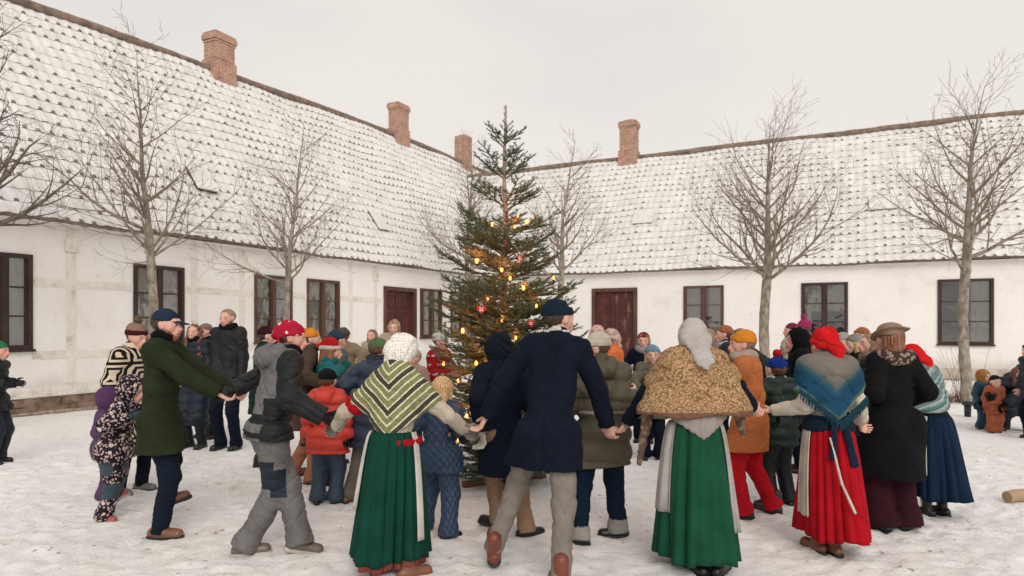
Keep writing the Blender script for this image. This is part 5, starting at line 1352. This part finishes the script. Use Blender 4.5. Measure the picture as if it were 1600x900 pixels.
# woman with the linen headscarf and paisley shawl
w2 = person('woman from behind in a plain linen headscarf, tan paisley shawl and moss green skirt', 1086, 893, 1.68, 4, group=DG, Y=4.42, lean=3, hyaw=4, hpitch=-4, wide=1.0, drop=0,
  HL=('p', 960, 686, 4.66), HR=('p', 1192, 660, 4.78), PR=(1, -.4, -.5), PL=(-1, -.4, -.5), FR=(.11, -.13, 0, 0, -38), FL=(-.01, -.10, 0, 0, 5), NL=(0, 0, -1), NR=(0, 0, -1),
  coat=(navy, .90, .020, .01), cuffs=greymit, skirt=(greensk2, .10, .245, .24, .028, 11), apron=[(cloth('grey_linen', (.40, .375, .35)), -36, 12, .80), (cloth('grey_linen', (.40, .375, .35)), 172, 207, .66)],
  shawl=(pat('paisley_cloth', p_paisley), .010, lambda x, y, z: 1.02 + .012 * np.sin(14 * x) - z + 0 * y, .62,
         [(np.array([-.12, -.02, 1.27]), np.array([-.31, -.01, 1.04]), .10, .085), (np.array([.12, -.02, 1.27]), np.array([.30, -.01, 1.04]), .10, .085), (np.array([-.16, -.04, 1.06]), np.array([.16, -.04, 1.06]), .155, .155, .85, X_)]),
  hair=None, hat=('scarf', cloth('grey_linen_scarf', (.47, .44, .415)), {'drop': .34, 'face': .24}), shoes=(blackboot, darksole, .10), skin='rosy')
w2['seg']('lace_point', cloth('grey_knit_lace', (.36, .32, .29), 'knit'), [(np.array([q * .055, -.085 + 2.2 * (q * .055) ** 2, 1.05]), np.array([q * .055, -.125 + 2.2 * (q * .055) ** 2, .90]), .055, .05) for q in range(-4, 5)], .01, cuts=[lambda x, y, z: (.865 + .72 * np.abs(x) + .014 * np.abs(np.sin(90 * x))) - z + 0 * y])
for sx in (-1, 1):   # shawl ends hanging below the elbows
    w2['seg']('shawl_end', pat('dark_fringed_cloth', p_floralscarf((.10, .06, .045), (.20, .14, .09))), [(np.array([.31 * sx, .02, 1.03]), np.array([.34 * sx + (0 if sx > 0 else -.03), .04, .86 if sx > 0 else .68]), .055, .022, .22, X_)], .02, disp=.006, freq=2, h=.008)
# woman in the red skirt
w3 = person('woman in a red knotted cap, fringed teal shawl, cream blouse and red skirt', 1296, 872, 1.60, 3, group=DG, Y=4.72, lean=4, hyaw=10, hpitch=-8, wide=.94,
  HL=('p', 1194, 656, 4.86), HR=('p', 1350, 672, 4.98), PR=(.2, -.8, -.7), PL=(-.2, -.3, -1), FR=(.02, -.02, 0, 0, 0), FL=(-.07, .04, 0, 0, 10), NL=(0, 0, -1),
  coat=(cloth('cream_blouse', (.60, .53, .44)), .86, .016, .03), skirt=(redw, .135, .222, .22, .013, 19), apron=[(cloth('cream_linen', (.52, .45, .38)), 166, 200, .82)], skx=.03,
  shawl=(pat('teal_shawl_wool', p_tealshawl, .95), .022, lambda x, y, z: np.where(y < .05, (.94 + .84 * np.abs(x + .0)) - z, 1.20 - z), .55),
  hat=('knot', cloth('scarlet_wool', (.62, .012, .015))), hair=(brownh, 'short'), shoes=(brownleather, darksole, .05), skin='rosy')
bodice = cloth('navy_sash', (.012, .026, .055))
w3['seg']('bodice', bodice, [(w3['waist'] + np.array([-.02, 0, -.01]), w3['waist'] + np.array([.02, 0, -.03]), .162, .158, .80, X_)], .01, cuts=[lambda x, y, z: np.abs(z - w3['waist'][2] - .005) - .055 + 0 * x], disp=.004)
w3['seg']('sash_end', bodice, [(np.array([-.045, -.145, .93]), np.array([-.075, -.19, .70]), .022, .026, .5, X_)], .01, h=.008, disp=.003)
w3['seg']('sash_end', bodice, [(np.array([.03, -.145, .93]), np.array([.075, -.19, .66]), .024, .032, .5, X_)], .01, h=.008, disp=.003)
w3['seg']('apron_string', offwhite, [(np.array([-.08, -.16, .84]), np.array([-.05, -.25, .55]), .009, .009), (np.array([-.05, -.25, .55]), np.array([.03, -.27, .36]), .009, .010)], .01, h=.007)
fr = MB(); r0_ = random.Random(4)
for i in range(46):
    x = -.26 + .46 * i / 45; z = .94 + .84 * abs(x) + .012
    yb = -.150 + .8 * x * x
    fr.tube([(x, yb, z), (x + .004, yb - .012, z - .035), (x + r0_.gauss(0, .008), yb - .008, z - .075)], [.007, .006, .003], 5, cap=False)
fr.build('fringe', cloth('teal_fringe', (.015, .055, .085)), w3['root'], smooth=True)
# woman in the grey ski suit with the dotted headscarf
def ski_mi(x, y, z):
    sl_ = (x > .16) & (z > .80); band = (np.abs(z - .955) < .032); side_ = (np.abs(y + .0) < .07) & (x > .05) & (z < 1.1) & (z > .98); low = np.abs(z - .845) < .02
    m_ = (sl_ | band | side_ | low | (x < -.30)).astype(int)
    pip = (np.abs(z - (1.36 - .9 * (x - .10))) < .008) & (x > .12) & (y < -.03)
    m_[pip] = 2; return m_
def skitr_mi(x, y, z): return (((z > .46) & (z < .66) & (y < -.02)) | ((np.abs(y - .02) < .05) & (z > .40) & (x > 0) & (z < .60))).astype(int)
pipe = cloth('silver_piping', (.5, .5, .5), 'shell')
ski = person('person in a grey and black ski suit with a red dotted headscarf', 420, 862, 1.72, -52, group=DG, Y=4.78, lean=12, hyaw=-26, hpitch=-12, wide=1.06, drop=.04, hipz=.85,
  HR=('p', 517, 670, 4.62), HL=('p', 350, 618, 5.1), vx=.008, PR=(.5, -.6, -1), PL=(-1, -.4, -.6), gloves=cloth('black_glove', (.015, .015, .017), 'shell'), FR=('p', 383, 866, 0, 0, -22), FL=('p', 470, 866, .012, 14, -22), KP=(.05, 1, 0),
  trousers=([skigrey, navyshell], .030), tr_mi=skitr_mi, coat=([skigrey, blackshell, pipe], .80, .045, .02), coat_mi=ski_mi, jacket=1, hood_down=skigrey,
  collar=(black, .075, .032, .03), hat=('tail', pat('red_dotted_cotton', p_dots), {'ends': [((.2, -.42, 0), (.44, -.10, -.62)), ((.44, -.10, -.62), (.46, .10, -1.15))]}),
  shoes=(cloth('taupe_trainer', (.16, .13, .10), 'leather'), palesole, .0), skin='rosy')
_p = ski['hip'] + np.array([.135, -.06, -.05]); ski['seg']('pocket_tag', cloth('lime_tag', (.16, .42, .14), 'shell'), [(_p, _p + np.array([.02, -.01, .05]), .022, .014)], .01, h=.006)
# man in the green coat
person('bearded man in a long dark green coat and navy peaked cap, side on', 250, 843, 1.765, -84, group=DG, Y=5.08, lean=2, hyaw=-6, hpitch=-4, wide=1.02, hx=.0,
  cdisp=.006, HR=('p', 360, 628, 5.05), HL=(-.25, .55, 1.02), PR=(.6, -.4, -1), FR=('p', 250, 840, 0, 0, -8), FL=('p', 262, 806, .03, -18, 0), NR=(0, 0, -1),
  trousers=(cloth('navy_cotton', (.012, .022, .042), 'denim'), .012), coat=(cloth('loden_green', (.034, .046, .022)), .66, .030, .055), collar=(black, .070, .026, .045), hat=('cap', cloth('navy_canvas', (.018, .035, .065), 'denim')),
  hair=(darkh, 'short'), beard=ginger, shoes=sh_brown, skin='rosy', brow=(.1, .05, .03))
# black coat and brimmed hat
w5 = person('woman from behind in a long black coat with mottled fur collar and brimmed hat', 1398, 830, 1.64, 10, group=DG, Y=5.22, lean=3, hyaw=28, hpitch=-4, wide=.98, cdisp=.006,
  HR=(.20, .16, .90), HL=(-.22, .22, .95), PR=(.3, -.8, -.6), PL=(-.3, -.8, -.6), FR=(.10, .0, 0, 0, -70), FL=(-.10, .02, 0, 0, 10), trousers=(maroon, .055, .0), coat=(black, .43, .034, .075), furcollar=1,
  collar=(pat('mottled_fur', p_floralscarf((.05, .035, .03), (.32, .22, .17)), .95, 1, 60), .125, .050, -.03), hair=(ginger, 'long'), hat=('brim', cloth('fawn_felt', (.28, .19, .135)), {'band': black}), shoes=sh_black)
# blue skirt
w6 = person('bent woman in a striped grey shawl, navy skirt and white apron, right of black coat', 1466, 812, 1.46, 30, group=DG, Y=5.62, lean=18, side=-9, hyaw=15, hpitch=-14,
  HR=(.12, .36, .92), HL=(-.2, .36, .92), FR=(.08, .02, 0), FL=(-.08, .06, 0), coat=(cloth('dark_jumper', (.02, .025, .03)), .84, .03, .01), gloves=fuzzy, skirt=(cloth('indigo_wool', (.010, .024, .060)), .17, .215, .21, .013, 14), apron=[(offwhite, 118, 190, .70)],
  shawl=(pat('grey_striped_shawl', p_stripeshawl), .03, lambda x, y, z: .90 + .25 * np.maximum(x, -.2) * 0 + .10 * np.sin(9 * x) * .2 - z, .8), hat=('knot', cloth('scarlet_wool', (.62, .012, .015))), shoes=(blackboot, darksole, .09))
w6['seg']('muff', fuzzy, [(np.array([-.12, .26, .92]), np.array([.16, .22, .90]), .085, .085)], .01, disp=.01, freq=3)

# --- inner ring and children
person('woman in a cream and black geometric coat and maroon bobble hat', 200, 765, 1.64, -108, group=IG, Y=6.45, lean=7, hyaw=0, hpitch=-14, wide=1.0,
  FR=(.12, .02, 0), FL=(-.10, .06, 0), trousers=(navy, .012), coat=(pat('maze_pattern_wool', p_maze), .36, .045, .05), hat=('beanie', cloth('fawn_knit', (.30, .19, .13), 'knit'), {'pom': cloth('fawn_pom', (.22, .14, .10), 'fur'), 'cuff': cloth('maroon_knit', (.07, .012, .025), 'knit'), 'tall': .12}), shoes=(cloth('grey_boot', (.16, .16, .16), 'leather'), darksole, .04), skin='rosy')
person('small child in a dark floral snowsuit with hood up and pink boots', 178, 815, 1.17, -82, group=IG, Y=5.5, lean=15, hyaw=-10, hpitch=-14, wide=1.1, HR=('p', 208, 660, 5.3), HL=('p', 222, 655, 5.7),
  FR=('p', 162, 815, 0, -5, -25), FL=('p', 176, 795, .04, -25, 0), trousers=([pat('floral_shell', p_floral, .6), tealpatch], .026), tr_mi=lambda x, y, z: (((z > .40) & (y < .05)) | ((z > .20) & (z < .33))).astype(int),
  coat=(pat('floral_shell2', p_floral, .6), .52, .03), hat=('hood', pat('floral_shell3', p_floral, .6)), shoes=(cloth('coral_boot', (.45, .12, .10), 'leather'), palesole, .05), gloves=tealpatch, skin='rosy')
person('toddler in violet half hidden behind the floral snowsuit', 163, 770, .98, -80, group=IG, Y=6.15, trousers=(violet, .02), coat=(violet, .4, .03), hat=('hood', cloth('purple_fleece', (.13, .055, .15), 'fur')), lean=4, gloves=violet)
person('person in a brown coat and orange knitted hat behind the ski suit', 474, 752, 1.60, -62, group=IG, Y=6.85, lean=5, hyaw=-12, HR=(.34, .2, .95), HL=(-.5, .1, 1.0), FR=(.12, .06, 0), FL=(-.10, -.10, .03, -15),
  trousers=(cloth('salmon_cord', (.38, .16, .10), 'denim'), .02), coat=(brownwool, .54, .035, .03), hat=('beanie', orangeknit), hair=(darkh, 'short'), collar=(brownwool, .075, .03, .03), shoes=sh_brown)
person('child in a red padded jacket, black beanie and blue snow trousers', 511, 789, 1.19, -4, group=IG, Y=6.0, lean=0, hyaw=0, HR=(.20, .05, .52), HL=(-.22, .05, .52), gloves=blackshell, FR=(.07, .02, 0), FL=(-.09, .0, 0),
  trousers=(cloth('blue_grey_snow', (.04, .065, .10), 'shell'), .028), coat=(redpuff, .46, .035, .02), quilt=.10, jacket=1, hood_down=redpuff, hat=('beanie', black, {'nocuff': 1}), shoes=sh_black)
person('child in a teal fleece and red santa hat', 508, 780, 1.46, -60, group=IG, Y=6.75, lean=3, hyaw=-10, hpitch=-8, HR=('p', 545, 578, 6.6), HL=(-.3, .2, .85), gloves=teal, trousers=(navyshell, .015), coat=(teal, .72, .035), jacket=1, collar=(teal, .075, .035, .02),
  hat=('santa', cloth('santa_red', (.55, .015, .02), 'fur'), {'band': white, 'tip': (-.2, -.85, -.12)}), hair=(ginger, 'bob'))
person('person in a blue beanie just behind the santa hat child', 519, 760, 1.56, -40, group=BG, Y=7.7, hat=('beanie', cloth('slate_blue_knit', (.035, .065, .115), 'knit')), coat=(cloth('grey_blue_coat', (.10, .12, .12)), .7, .03), trousers=(navy, .01), hair=(darkh, 'short'))
person('person in a tan coat and brown cap before the left wing', 536, 720, 1.60, 15, group=BG, Y=8.7, hat=('beanie', cloth('moss_brown_knit', (.13, .10, .075), 'knit')), coat=(tanwool, .7, .04, .03), trousers=(navy, .01), gloves=black, lean=6, HR=('p', 560, 590, 8.5), skin='rosy')
person('person in a blue jacket and mottled green cap beside the lace bonnet', 578, 782, 1.50, -35, group=IG, Y=6.1, lean=8, hyaw=0, hpitch=-12, wide=1.15, HL=('p', 530, 655, 6.2), HR=(.3, .3, .8), FL=(-.14, -.12, 0), FR=(.10, .05, 0), gloves=blackshell,
  trousers=(cloth('khaki_trousers', (.15, .13, .10), 'denim'), .018), coat=(cloth('dusk_blue_shell', (.03, .048, .085), 'shell'), .50, .035, .03), quilt=.14, collar=(navyshell, .078, .03, .03), hat=('beanie', greenfelt, {'nocuff': 1}), hair=(brownh, 'short'), shoes=sh_brown)
person('blonde child from behind in a quilted navy snowsuit', 686, 838, 1.20, -16, group=IG, Y=5.12, lean=6, hyaw=-6, hpitch=-6, HR=('p', 722, 690, 5.0), HL=(-.24, .1, .6), gloves=navyshell, FR=('p', 700, 843, 0, 0, -30), FL=('p', 662, 832, .02, -15, 0),
  trousers=(quilted('navy_quilt_lower', (.018, .040, .085)), .030), coat=(quilted('navy_quilt_upper', (.018, .040, .085)), .50, .032), jacket=1, hair=(hair_mat('flaxen_hair', (.60, .37, .18)), 'bob'), shoes=(blackboot, darksole, .04))
person('child in a fuzzy dark hood and coat with camel trousers', 788, 838, 1.55, 12, group=IG, Y=5.12, lean=8, side=-2, hyaw=20, hpitch=-16, HL=('p', 752, 690, 5.0), HR=('p', 850, 690, 5.1), gloves=white, FR=('p', 822, 838, 0, 0, -80), FL=('p', 778, 826, .02, -10, 60),
  trousers=(tan_tr, .014), coat=(navy, .48, .035, .045), hat=('hood', fuzzy, {'fur': 1}), shoes=sh_black)
person('person in an olive puffer coat, cream hat and rolled jeans', 938, 850, 1.56, 6, group=IG, Y=5.02, lean=5, hyaw=78, hpitch=-10, HL=('p', 880, 665, 5.2), HR=('p', 1006, 640, 5.1), PR=(.1, -.4, -1), FR=('p', 966, 838, 0, 0, 85), FL=('p', 905, 850, 0, 0, 60), wide=1.15,
  trousers=([jeans, greyknit], .022), tr_mi=lambda x, y, z: (z < .145).astype(int), coat=([olive, cloth('grey_reflective_band', (.33, .31, .29), 'shell')], .56, .048, .02), coat_mi=lambda x, y, z: ((np.abs(z - .968) < .013) & (y < 0) & (np.abs(x) < .17)).astype(int), quilt=.15, hood_down=olive, hat=('beanie', creamknit, {'tall': .06}), hair=(brownh, 'short'), shoes=sh_black, skin='rosy', brow=(.25, .13, .06), gloves=black)
person('young person in an orange fleece coat, orange hat and red trousers, side on', 1172, 808, 1.575, 62, group=IG, Y=5.62, lean=4, hyaw=20, hpitch=-4, HL=(-.05, .38, .78), HR=(.10, .30, .80), wide=1.12, FL=('p', 1162, 808, 0, 0, 5), FR=('p', 1208, 803, .02, -12, 5),
  trousers=(cloth('bright_red_cotton', (.50, .01, .02), 'denim'), .022), coat=(rust, .56, .045, .01), jacket=1, collar=(cloth('sheepskin', (.55, .44, .36), 'fur'), .088, .04, .02), hat=('beanie', orangeknit, {'tall': .05}), hair=(sandy, 'short'), shoes=(cloth('grey_black_boot', (.04, .045, .05), 'leather'), darksole, .07), skin='rosy')
person('child in a blue bobble hat and dark green padded jacket', 1218, 800, 1.30, 20, group=IG, Y=5.95, lean=3, hyaw=0, HL=('p', 1200, 665, 5.8), gloves=cloth('green_glove', (.02, .22, .13), 'shell'), FR=(.08, -.03, 0, 0, -30), FL=(-.08, .0, 0),
  trousers=(blackshell, .025), coat=(cloth('forest_shell', (.010, .030, .022), 'shell'), .55, .05, .01), quilt=.10, jacket=1, collar=(cloth('pale_fleece', (.45, .42, .4), 'fur'), .08, .03, .02), hat=('beanie', cloth('royal_blue_knit', (.008, .035, .24), 'knit'), {'pom': redw, 'nocuff': 1}), shoes=(blackboot, cloth('lime_sole', (.2, .45, .2), 'leather'), .02))

# --- left background
person('boy in a green beanie and dark jacket at the left edge', -8, 725, 1.42, -82, group=BG, Y=7.75, lean=2, HR=(.08, .20, .86), HL=(-.07, .20, .86), gloves=blackshell, trousers=(navyshell, .02), coat=(blackshell, .62, .03), quilt=.12, jacket=1, hat=('beanie', cloth('bright_green_knit', (.02, .22, .09), 'knit')), shoes=sh_black, skin='rosy')
person('smiling woman with long wavy brown hair and navy padded coat', 306, 698, 1.655, 168, group=BG, Y=8.75, lean=0, hyaw=8, hpitch=0, smile=1, HR=(.2, .1, .8), HL=(-.15, .28, .92), trousers=(blackshell, .012), coat=(navyshell, .30, .03, .03), quilt=.12, collar=(black, .07, .035, .03), hair=(hair_mat('chestnut_wavy', (.16, .06, .035)), 'wavy'), shoes=sh_black, skin='rosy')
person('person in a dusty pink beanie behind the wavy haired woman', 326, 690, 1.66, 150, group=BG, Y=9.5, HL=('p', 350, 592, 9.1), HR=(.2, .2, 1.0), PL=(-1, -.2, -.6), hat=('beanie', cloth('dusty_pink_knit', (.26, .15, .13), 'knit'), {'nocuff': 1}), coat=(black, .7, .04), trousers=(blackshell, .01), smile=1, skin='rosy')
person('tall bearded man in a black jacket standing by the left wing', 357, 702, 1.86, 172, group=BG, Y=8.65, lean=-1, hyaw=-4, hpitch=-6, HR=('p', 336, 634, 8.4), HL=(-.22, .08, .82), wide=1.0, trousers=(navy, .016), coat=(blackshell, .84, .035, .02), jacket=1, collar=(black, .078, .034, .02), hair=(sandy, 'short'), beard=ginger, shoes=sh_black, skin='rosy', brow=(.2, .1, .05))
person('person in a maroon cap and green shawl behind the dotted headscarf', 408, 700, 1.62, -70, group=BG, Y=7.6, hat=('beanie', maroon, {'nocuff': 1}), coat=(cloth('deep_green_wool', (.01, .05, .04)), .6, .03, .03), trousers=(blackshell, .02), hair=(darkh, 'short'))
person('brown haired woman far off by the left doorway', 584, 640, 1.56, 165, group=BG, Y=11.4, hair=(ginger, 'bob'), coat=(cloth('pale_beige_coat', (.42, .36, .30)), .6, .03), trousers=(navy, .01), skin='rosy')
person('woman in a flowered headscarf and beige blanket before the dark door', 617, 650, 1.72, 178, group=BG, Y=10.2, hat=('scarf', pat('flowered_scarf', p_floralscarf((.40, .26, .17), (.22, .12, .07))), {'drop': .0, 'face': .24}), coat=(cloth('beige_blanket', (.42, .33, .25)), .5, .06, .04), trousers=(brownwool, .02), smile=1, HR=(.1, .25, 1.1), HL=(-.1, .25, 1.1), skin='fair')
person('child in a red nordic sweater and white cap left of the fir', 683, 700, 1.52, -120, group=BG, Y=8.4, lean=4, hat=('santa', white, {'band': white, 'tip': (.4, -.2, .35)}), coat=(pat('nordic_sweater', p_nordic), .75, .04, .01), jacket=1, trousers=(navy, .01), HL=(-.05, .35, .95), HR=(.1, .35, .95), skin='rosy')
person('small pale coated figure seen between lace bonnet and fir', 650, 700, 1.30, 150, group=BG, Y=8.0, hat=('beanie', cloth('white_pink_knit', (.55, .42, .38), 'knit'), {'nocuff': 1}), coat=(cloth('dusty_rose_coat', (.40, .28, .24)), .5, .04), trousers=(navy, .01), skin='rosy')

# --- right background
person('person in a pale pink flowered hat beyond the cream hat', 938, 690, 1.62, 60, group=BG, Y=9.0, hat=('beanie', pat('pink_flowered_knit', p_floralscarf((.58, .38, .34), (.45, .2, .2))), {'nocuff': 1, 'tall': .05}), coat=(cloth('pale_grey_coat', (.35, .33, .31)), .7, .04), trousers=(navy, .01), skin='rosy')
person('person in a bright orange jacket and pale flowered headscarf', 962, 690, 1.58, 72, group=BG, Y=8.3, lean=4, hat=('scarf', pat('pale_flowered_scarf', p_floralscarf((.48, .36, .30), (.30, .2, .16))), {'drop': .1, 'face': .3}), coat=(cloth('bright_orange_shell', (.72, .16, .03), 'shell'), .78, .05, .02), jacket=1, trousers=(navy, .01), skin='rosy', HL=(-.2, .3, .8))
person('person in a dark jacket, grey scarf and red cap with both arms out', 1006, 690, 1.52, 165, group=BG, Y=9.2, lean=4, hat=('beanie', cloth('brick_red_knit', (.24, .03, .035), 'knit'), {'nocuff': 1}), hair=(sandy, 'bob'), collar=(greyknit, .085, .045, .0), scarf=1, coat=(navy, .8, .03), jacket=1, trousers=(navy, .01), HR=('p', 968, 590, 9.0), HL=('p', 1044, 570, 9.0), smile=1, skin='rosy')
person('child in an olive jacket and pale blue beanie facing the camera', 1019, 700, 1.36, 172, group=BG, Y=8.0, hat=('beanie', cloth('pale_blue_knit', (.16, .28, .38), 'knit')), hair=(blonde, 'bob'), coat=(cloth('sage_shell', (.12, .11, .075), 'shell'), .5, .04, .02), quilt=.12, trousers=(navy, .02), collar=(cloth('red_scarf', (.4, .06, .05)), .06, .022, .02), HR=('p', 990, 610, 7.6), HL=(-.28, .1, .6), smile=1, skin='fair')
person('reddish haired person far off under the narrow right window', 1112, 650, 1.58, 100, group=BG, Y=10.8, hair=(sandy, 'bob'), coat=(cloth('taupe_coat', (.2, .15, .12)), .6, .04), trousers=(navy, .01), skin='rosy')
person('laughing person in a rust beanie and navy jacket, face to the left', 1140, 690, 1.63, 75, group=BG, Y=8.3, hat=('beanie', cloth('rust_knit', (.36, .13, .055), 'knit'), {'nocuff': 1}), coat=(navyshell, .75, .045), jacket=1, trousers=(navy, .01), collar=(cloth('white_scarf', (.5, .5, .48)), .075, .03, 0), hair=(brownh, 'short'), smile=1, skin='rosy')
person('stooping person in a black jacket and patterned cap by the linden trunk', 1196, 690, 1.66, 60, group=BG, Y=7.4, lean=26, hyaw=40, hpitch=-10, hat=('beanie', pat('patterned_cap', p_floralscarf((.42, .30, .26), (.08, .05, .045))), {'nocuff': 1}), coat=(blackshell, .7, .04), jacket=1, trousers=(navy, .01), collar=(white, .08, .03, 0), skin='rosy', HR=('p', 1228, 600, 7.2))
person('person in a raspberry bobble hat below the right window', 1262, 680, 1.70, 70, group=BG, Y=9.6, hat=('beanie', pinkknit, {'tall': .14, 'pom': pinkknit}), coat=(black, .7, .04), trousers=(navy, .01), skin='rosy')
person('person in a maroon knitted cap, left of the raspberry hat', 1243, 680, 1.67, 82, group=BG, Y=10.0, hat=('beanie', cloth('wine_knit', (.20, .03, .06), 'knit'), {'nocuff': 1}), coat=(tanwool, .7, .04), trousers=(navy, .01), skin='rosy', beard=darkh)
person('child in a pale flowered winter hat looking at the camera', 1233, 690, 1.44, 168, group=BG, Y=8.2, hat=('hood', pat('pale_flower_hood', p_floralscarf((.50, .40, .33), (.28, .18, .14)))), coat=(black, .5, .04), trousers=(navy, .01), skin='rosy', smile=1, collar=(cloth('pale_scarf', (.46, .40, .36)), .07, .03, .0))
person('person in a black furry hood beside the red knotted cap', 1254, 690, 1.58, 80, group=BG, Y=7.3, hat=('hood', cloth('black_fur', (.010, .010, .011), 'fur'), {'fur': 1}), coat=(black, .5, .045), trousers=(navy, .01), HL=(-.1, .3, .9), skin='rosy')
person('blonde person in a light grey beanie, leftmost of the grey beanies', 1322, 700, 1.53, 78, group=BG, Y=8.2, hat=('beanie', greyknit), hair=(blonde, 'long'), coat=(navyshell, .6, .04), trousers=(navy, .01), skin='fair')
person('blonde person in a grey beanie and dark coat, nearer the brimmed hat', 1344, 700, 1.52, 84, group=BG, Y=7.6, hat=('beanie', cloth('mid_grey_knit', (.27, .26, .24), 'knit')), hair=(blonde, 'long'), coat=(black, .6, .04), trousers=(navy, .01), skin='fair')
person('person in a rust coloured cap behind the grey beanies', 1352, 680, 1.60, 95, group=BG, Y=9.4, hat=('beanie', cloth('rust_knit', (.36, .13, .055), 'knit')), coat=(brownwool, .6, .04), trousers=(navy, .01), skin='rosy')
person('woman with loose light brown hair and black padded coat, face to the left', 1370, 790, 1.55, 74, group=IG, Y=6.5, hyaw=12, hpitch=0, hair=(sandy, 'bob'), coat=(blackshell, .5, .05, .02), quilt=.12, trousers=(navy, .02), collar=(cloth('taupe_scarf', (.2, .15, .12)), .085, .045, 0), HL=(-.2, .25, .8), skin='rosy')

# --- group crouching at the right
person('adult in dark padded clothes crouching to hug the small children', 1586, 672, 1.70, 150, group=BG, Y=10.3, hipz=.34, lean=38, hyaw=35, hpitch=0, wide=1.15, HR=('p', 1543, 625, 9.9), HL=('p', 1558, 640, 9.9), KP=(0, 1, .6), FR=(.16, .12, 0), FL=(-.16, .2, 0), trousers=(navyshell, .03), coat=(navyshell, .22, .05), jacket=1, quilt=.13, hair=(brownh, 'bob'), gloves=black, shoes=sh_black, skin='rosy')
person('toddler in a rust snowsuit and dark hat held by the crouching adult', 1553, 672, .80, 172, group=BG, Y=10.0, hh=.19, trousers=(cloth('rust_snowsuit', (.36, .09, .035), 'shell'), .035), coat=(cloth('rust_snowsuit', (.36, .09, .035), 'shell'), .30, .045), jacket=1, hat=('beanie', cloth('charcoal_knit', (.03, .035, .04), 'knit'), {'nocuff': 1}), gloves=cloth('rust_snowsuit', (.36, .09, .035), 'shell'), shoes=sh_black, skin='fair', hands=.7)
person('toddler in a blue snowsuit and orange hat left of the rust snowsuit', 1535, 668, .86, 200, group=BG, Y=10.35, hh=.19, trousers=(cloth('petrol_snowsuit', (.02, .07, .12), 'shell'), .035), coat=(cloth('petrol_snowsuit', (.02, .07, .12), 'shell'), .3, .045), jacket=1, hat=('hood', cloth('amber_hood', (.45, .2, .06), 'fur')), gloves=black, shoes=(brownleather, palesole, 0), skin='rosy', hands=.7, side=5)
person('person in dark clothing cut by the right edge of the picture', 1616, 700, 1.36, 90, group=BG, Y=9.4, hat=('beanie', navy), coat=(navyshell, .55, .05), jacket=1, quilt=.12, trousers=(navy, .02), skin='rosy')
# rucksack on the crouching adult
rk = at(1592, 508, 10.65); rk.z = .62
RK = empty('rucksack', rk, R(-20)); tag(RK, 'dark rucksack with looped handle on the back of the crouching adult', 'rucksack')
V_, F_ = field([((-.10, 0, -.12), (.10, 0, -.12), .13, .13, .8, X_), ((-.09, 0, .14), (.09, 0, .14), .12, .12, .8, X_)], .012, .08, disp=.008, ph=2); link_mesh('bag', V_, F_, cloth('rucksack_nylon', (.02, .026, .03), 'shell'), RK)
mb = MB(); mb.tube([(-.08 + .16 * i / 10, -.02, .22 + .13 * math.sin(math.pi * i / 10)) for i in range(11)], [.013] * 11, 6); mb.build('handle', blackshell, RK, smooth=True)
# log at the right edge
lg = ground(1596, 786); LG = MB(); LG.tube([(-.13, 0, .055), (-.05, .02, .06), (.35, .10, .06)], [.05, .055, .058], 12); 
tag(LG.build('firewood_log', mottled('split_wood', (.30, .20, .12), (.5, .36, .24), 6, .9, .5, 30, .01, (.3, 1, 1)), None, smooth=False, loc=lg), 'short pale log lying on the snow at the right edge', 'log')
# dark post by the right linden
pp = at(1512, 508, 11.7); pb = MB(); pb.tube([(0, 0, -.02), (0, 0, .20), (0, 0, .205)], [.05, .055, .05], 10); pb.tube([(0, 0, .2), (0, 0, .26), (0, 0, .27)], [.085, .09, .07], 12)
pp.z = 0; tag(pb.build('low_bollard', mottled('black_iron', (.02, .02, .022), (.04, .04, .045), 8, .6), None, smooth=True, loc=pp), 'low dark iron bollard in front of the right linden', 'bollard')
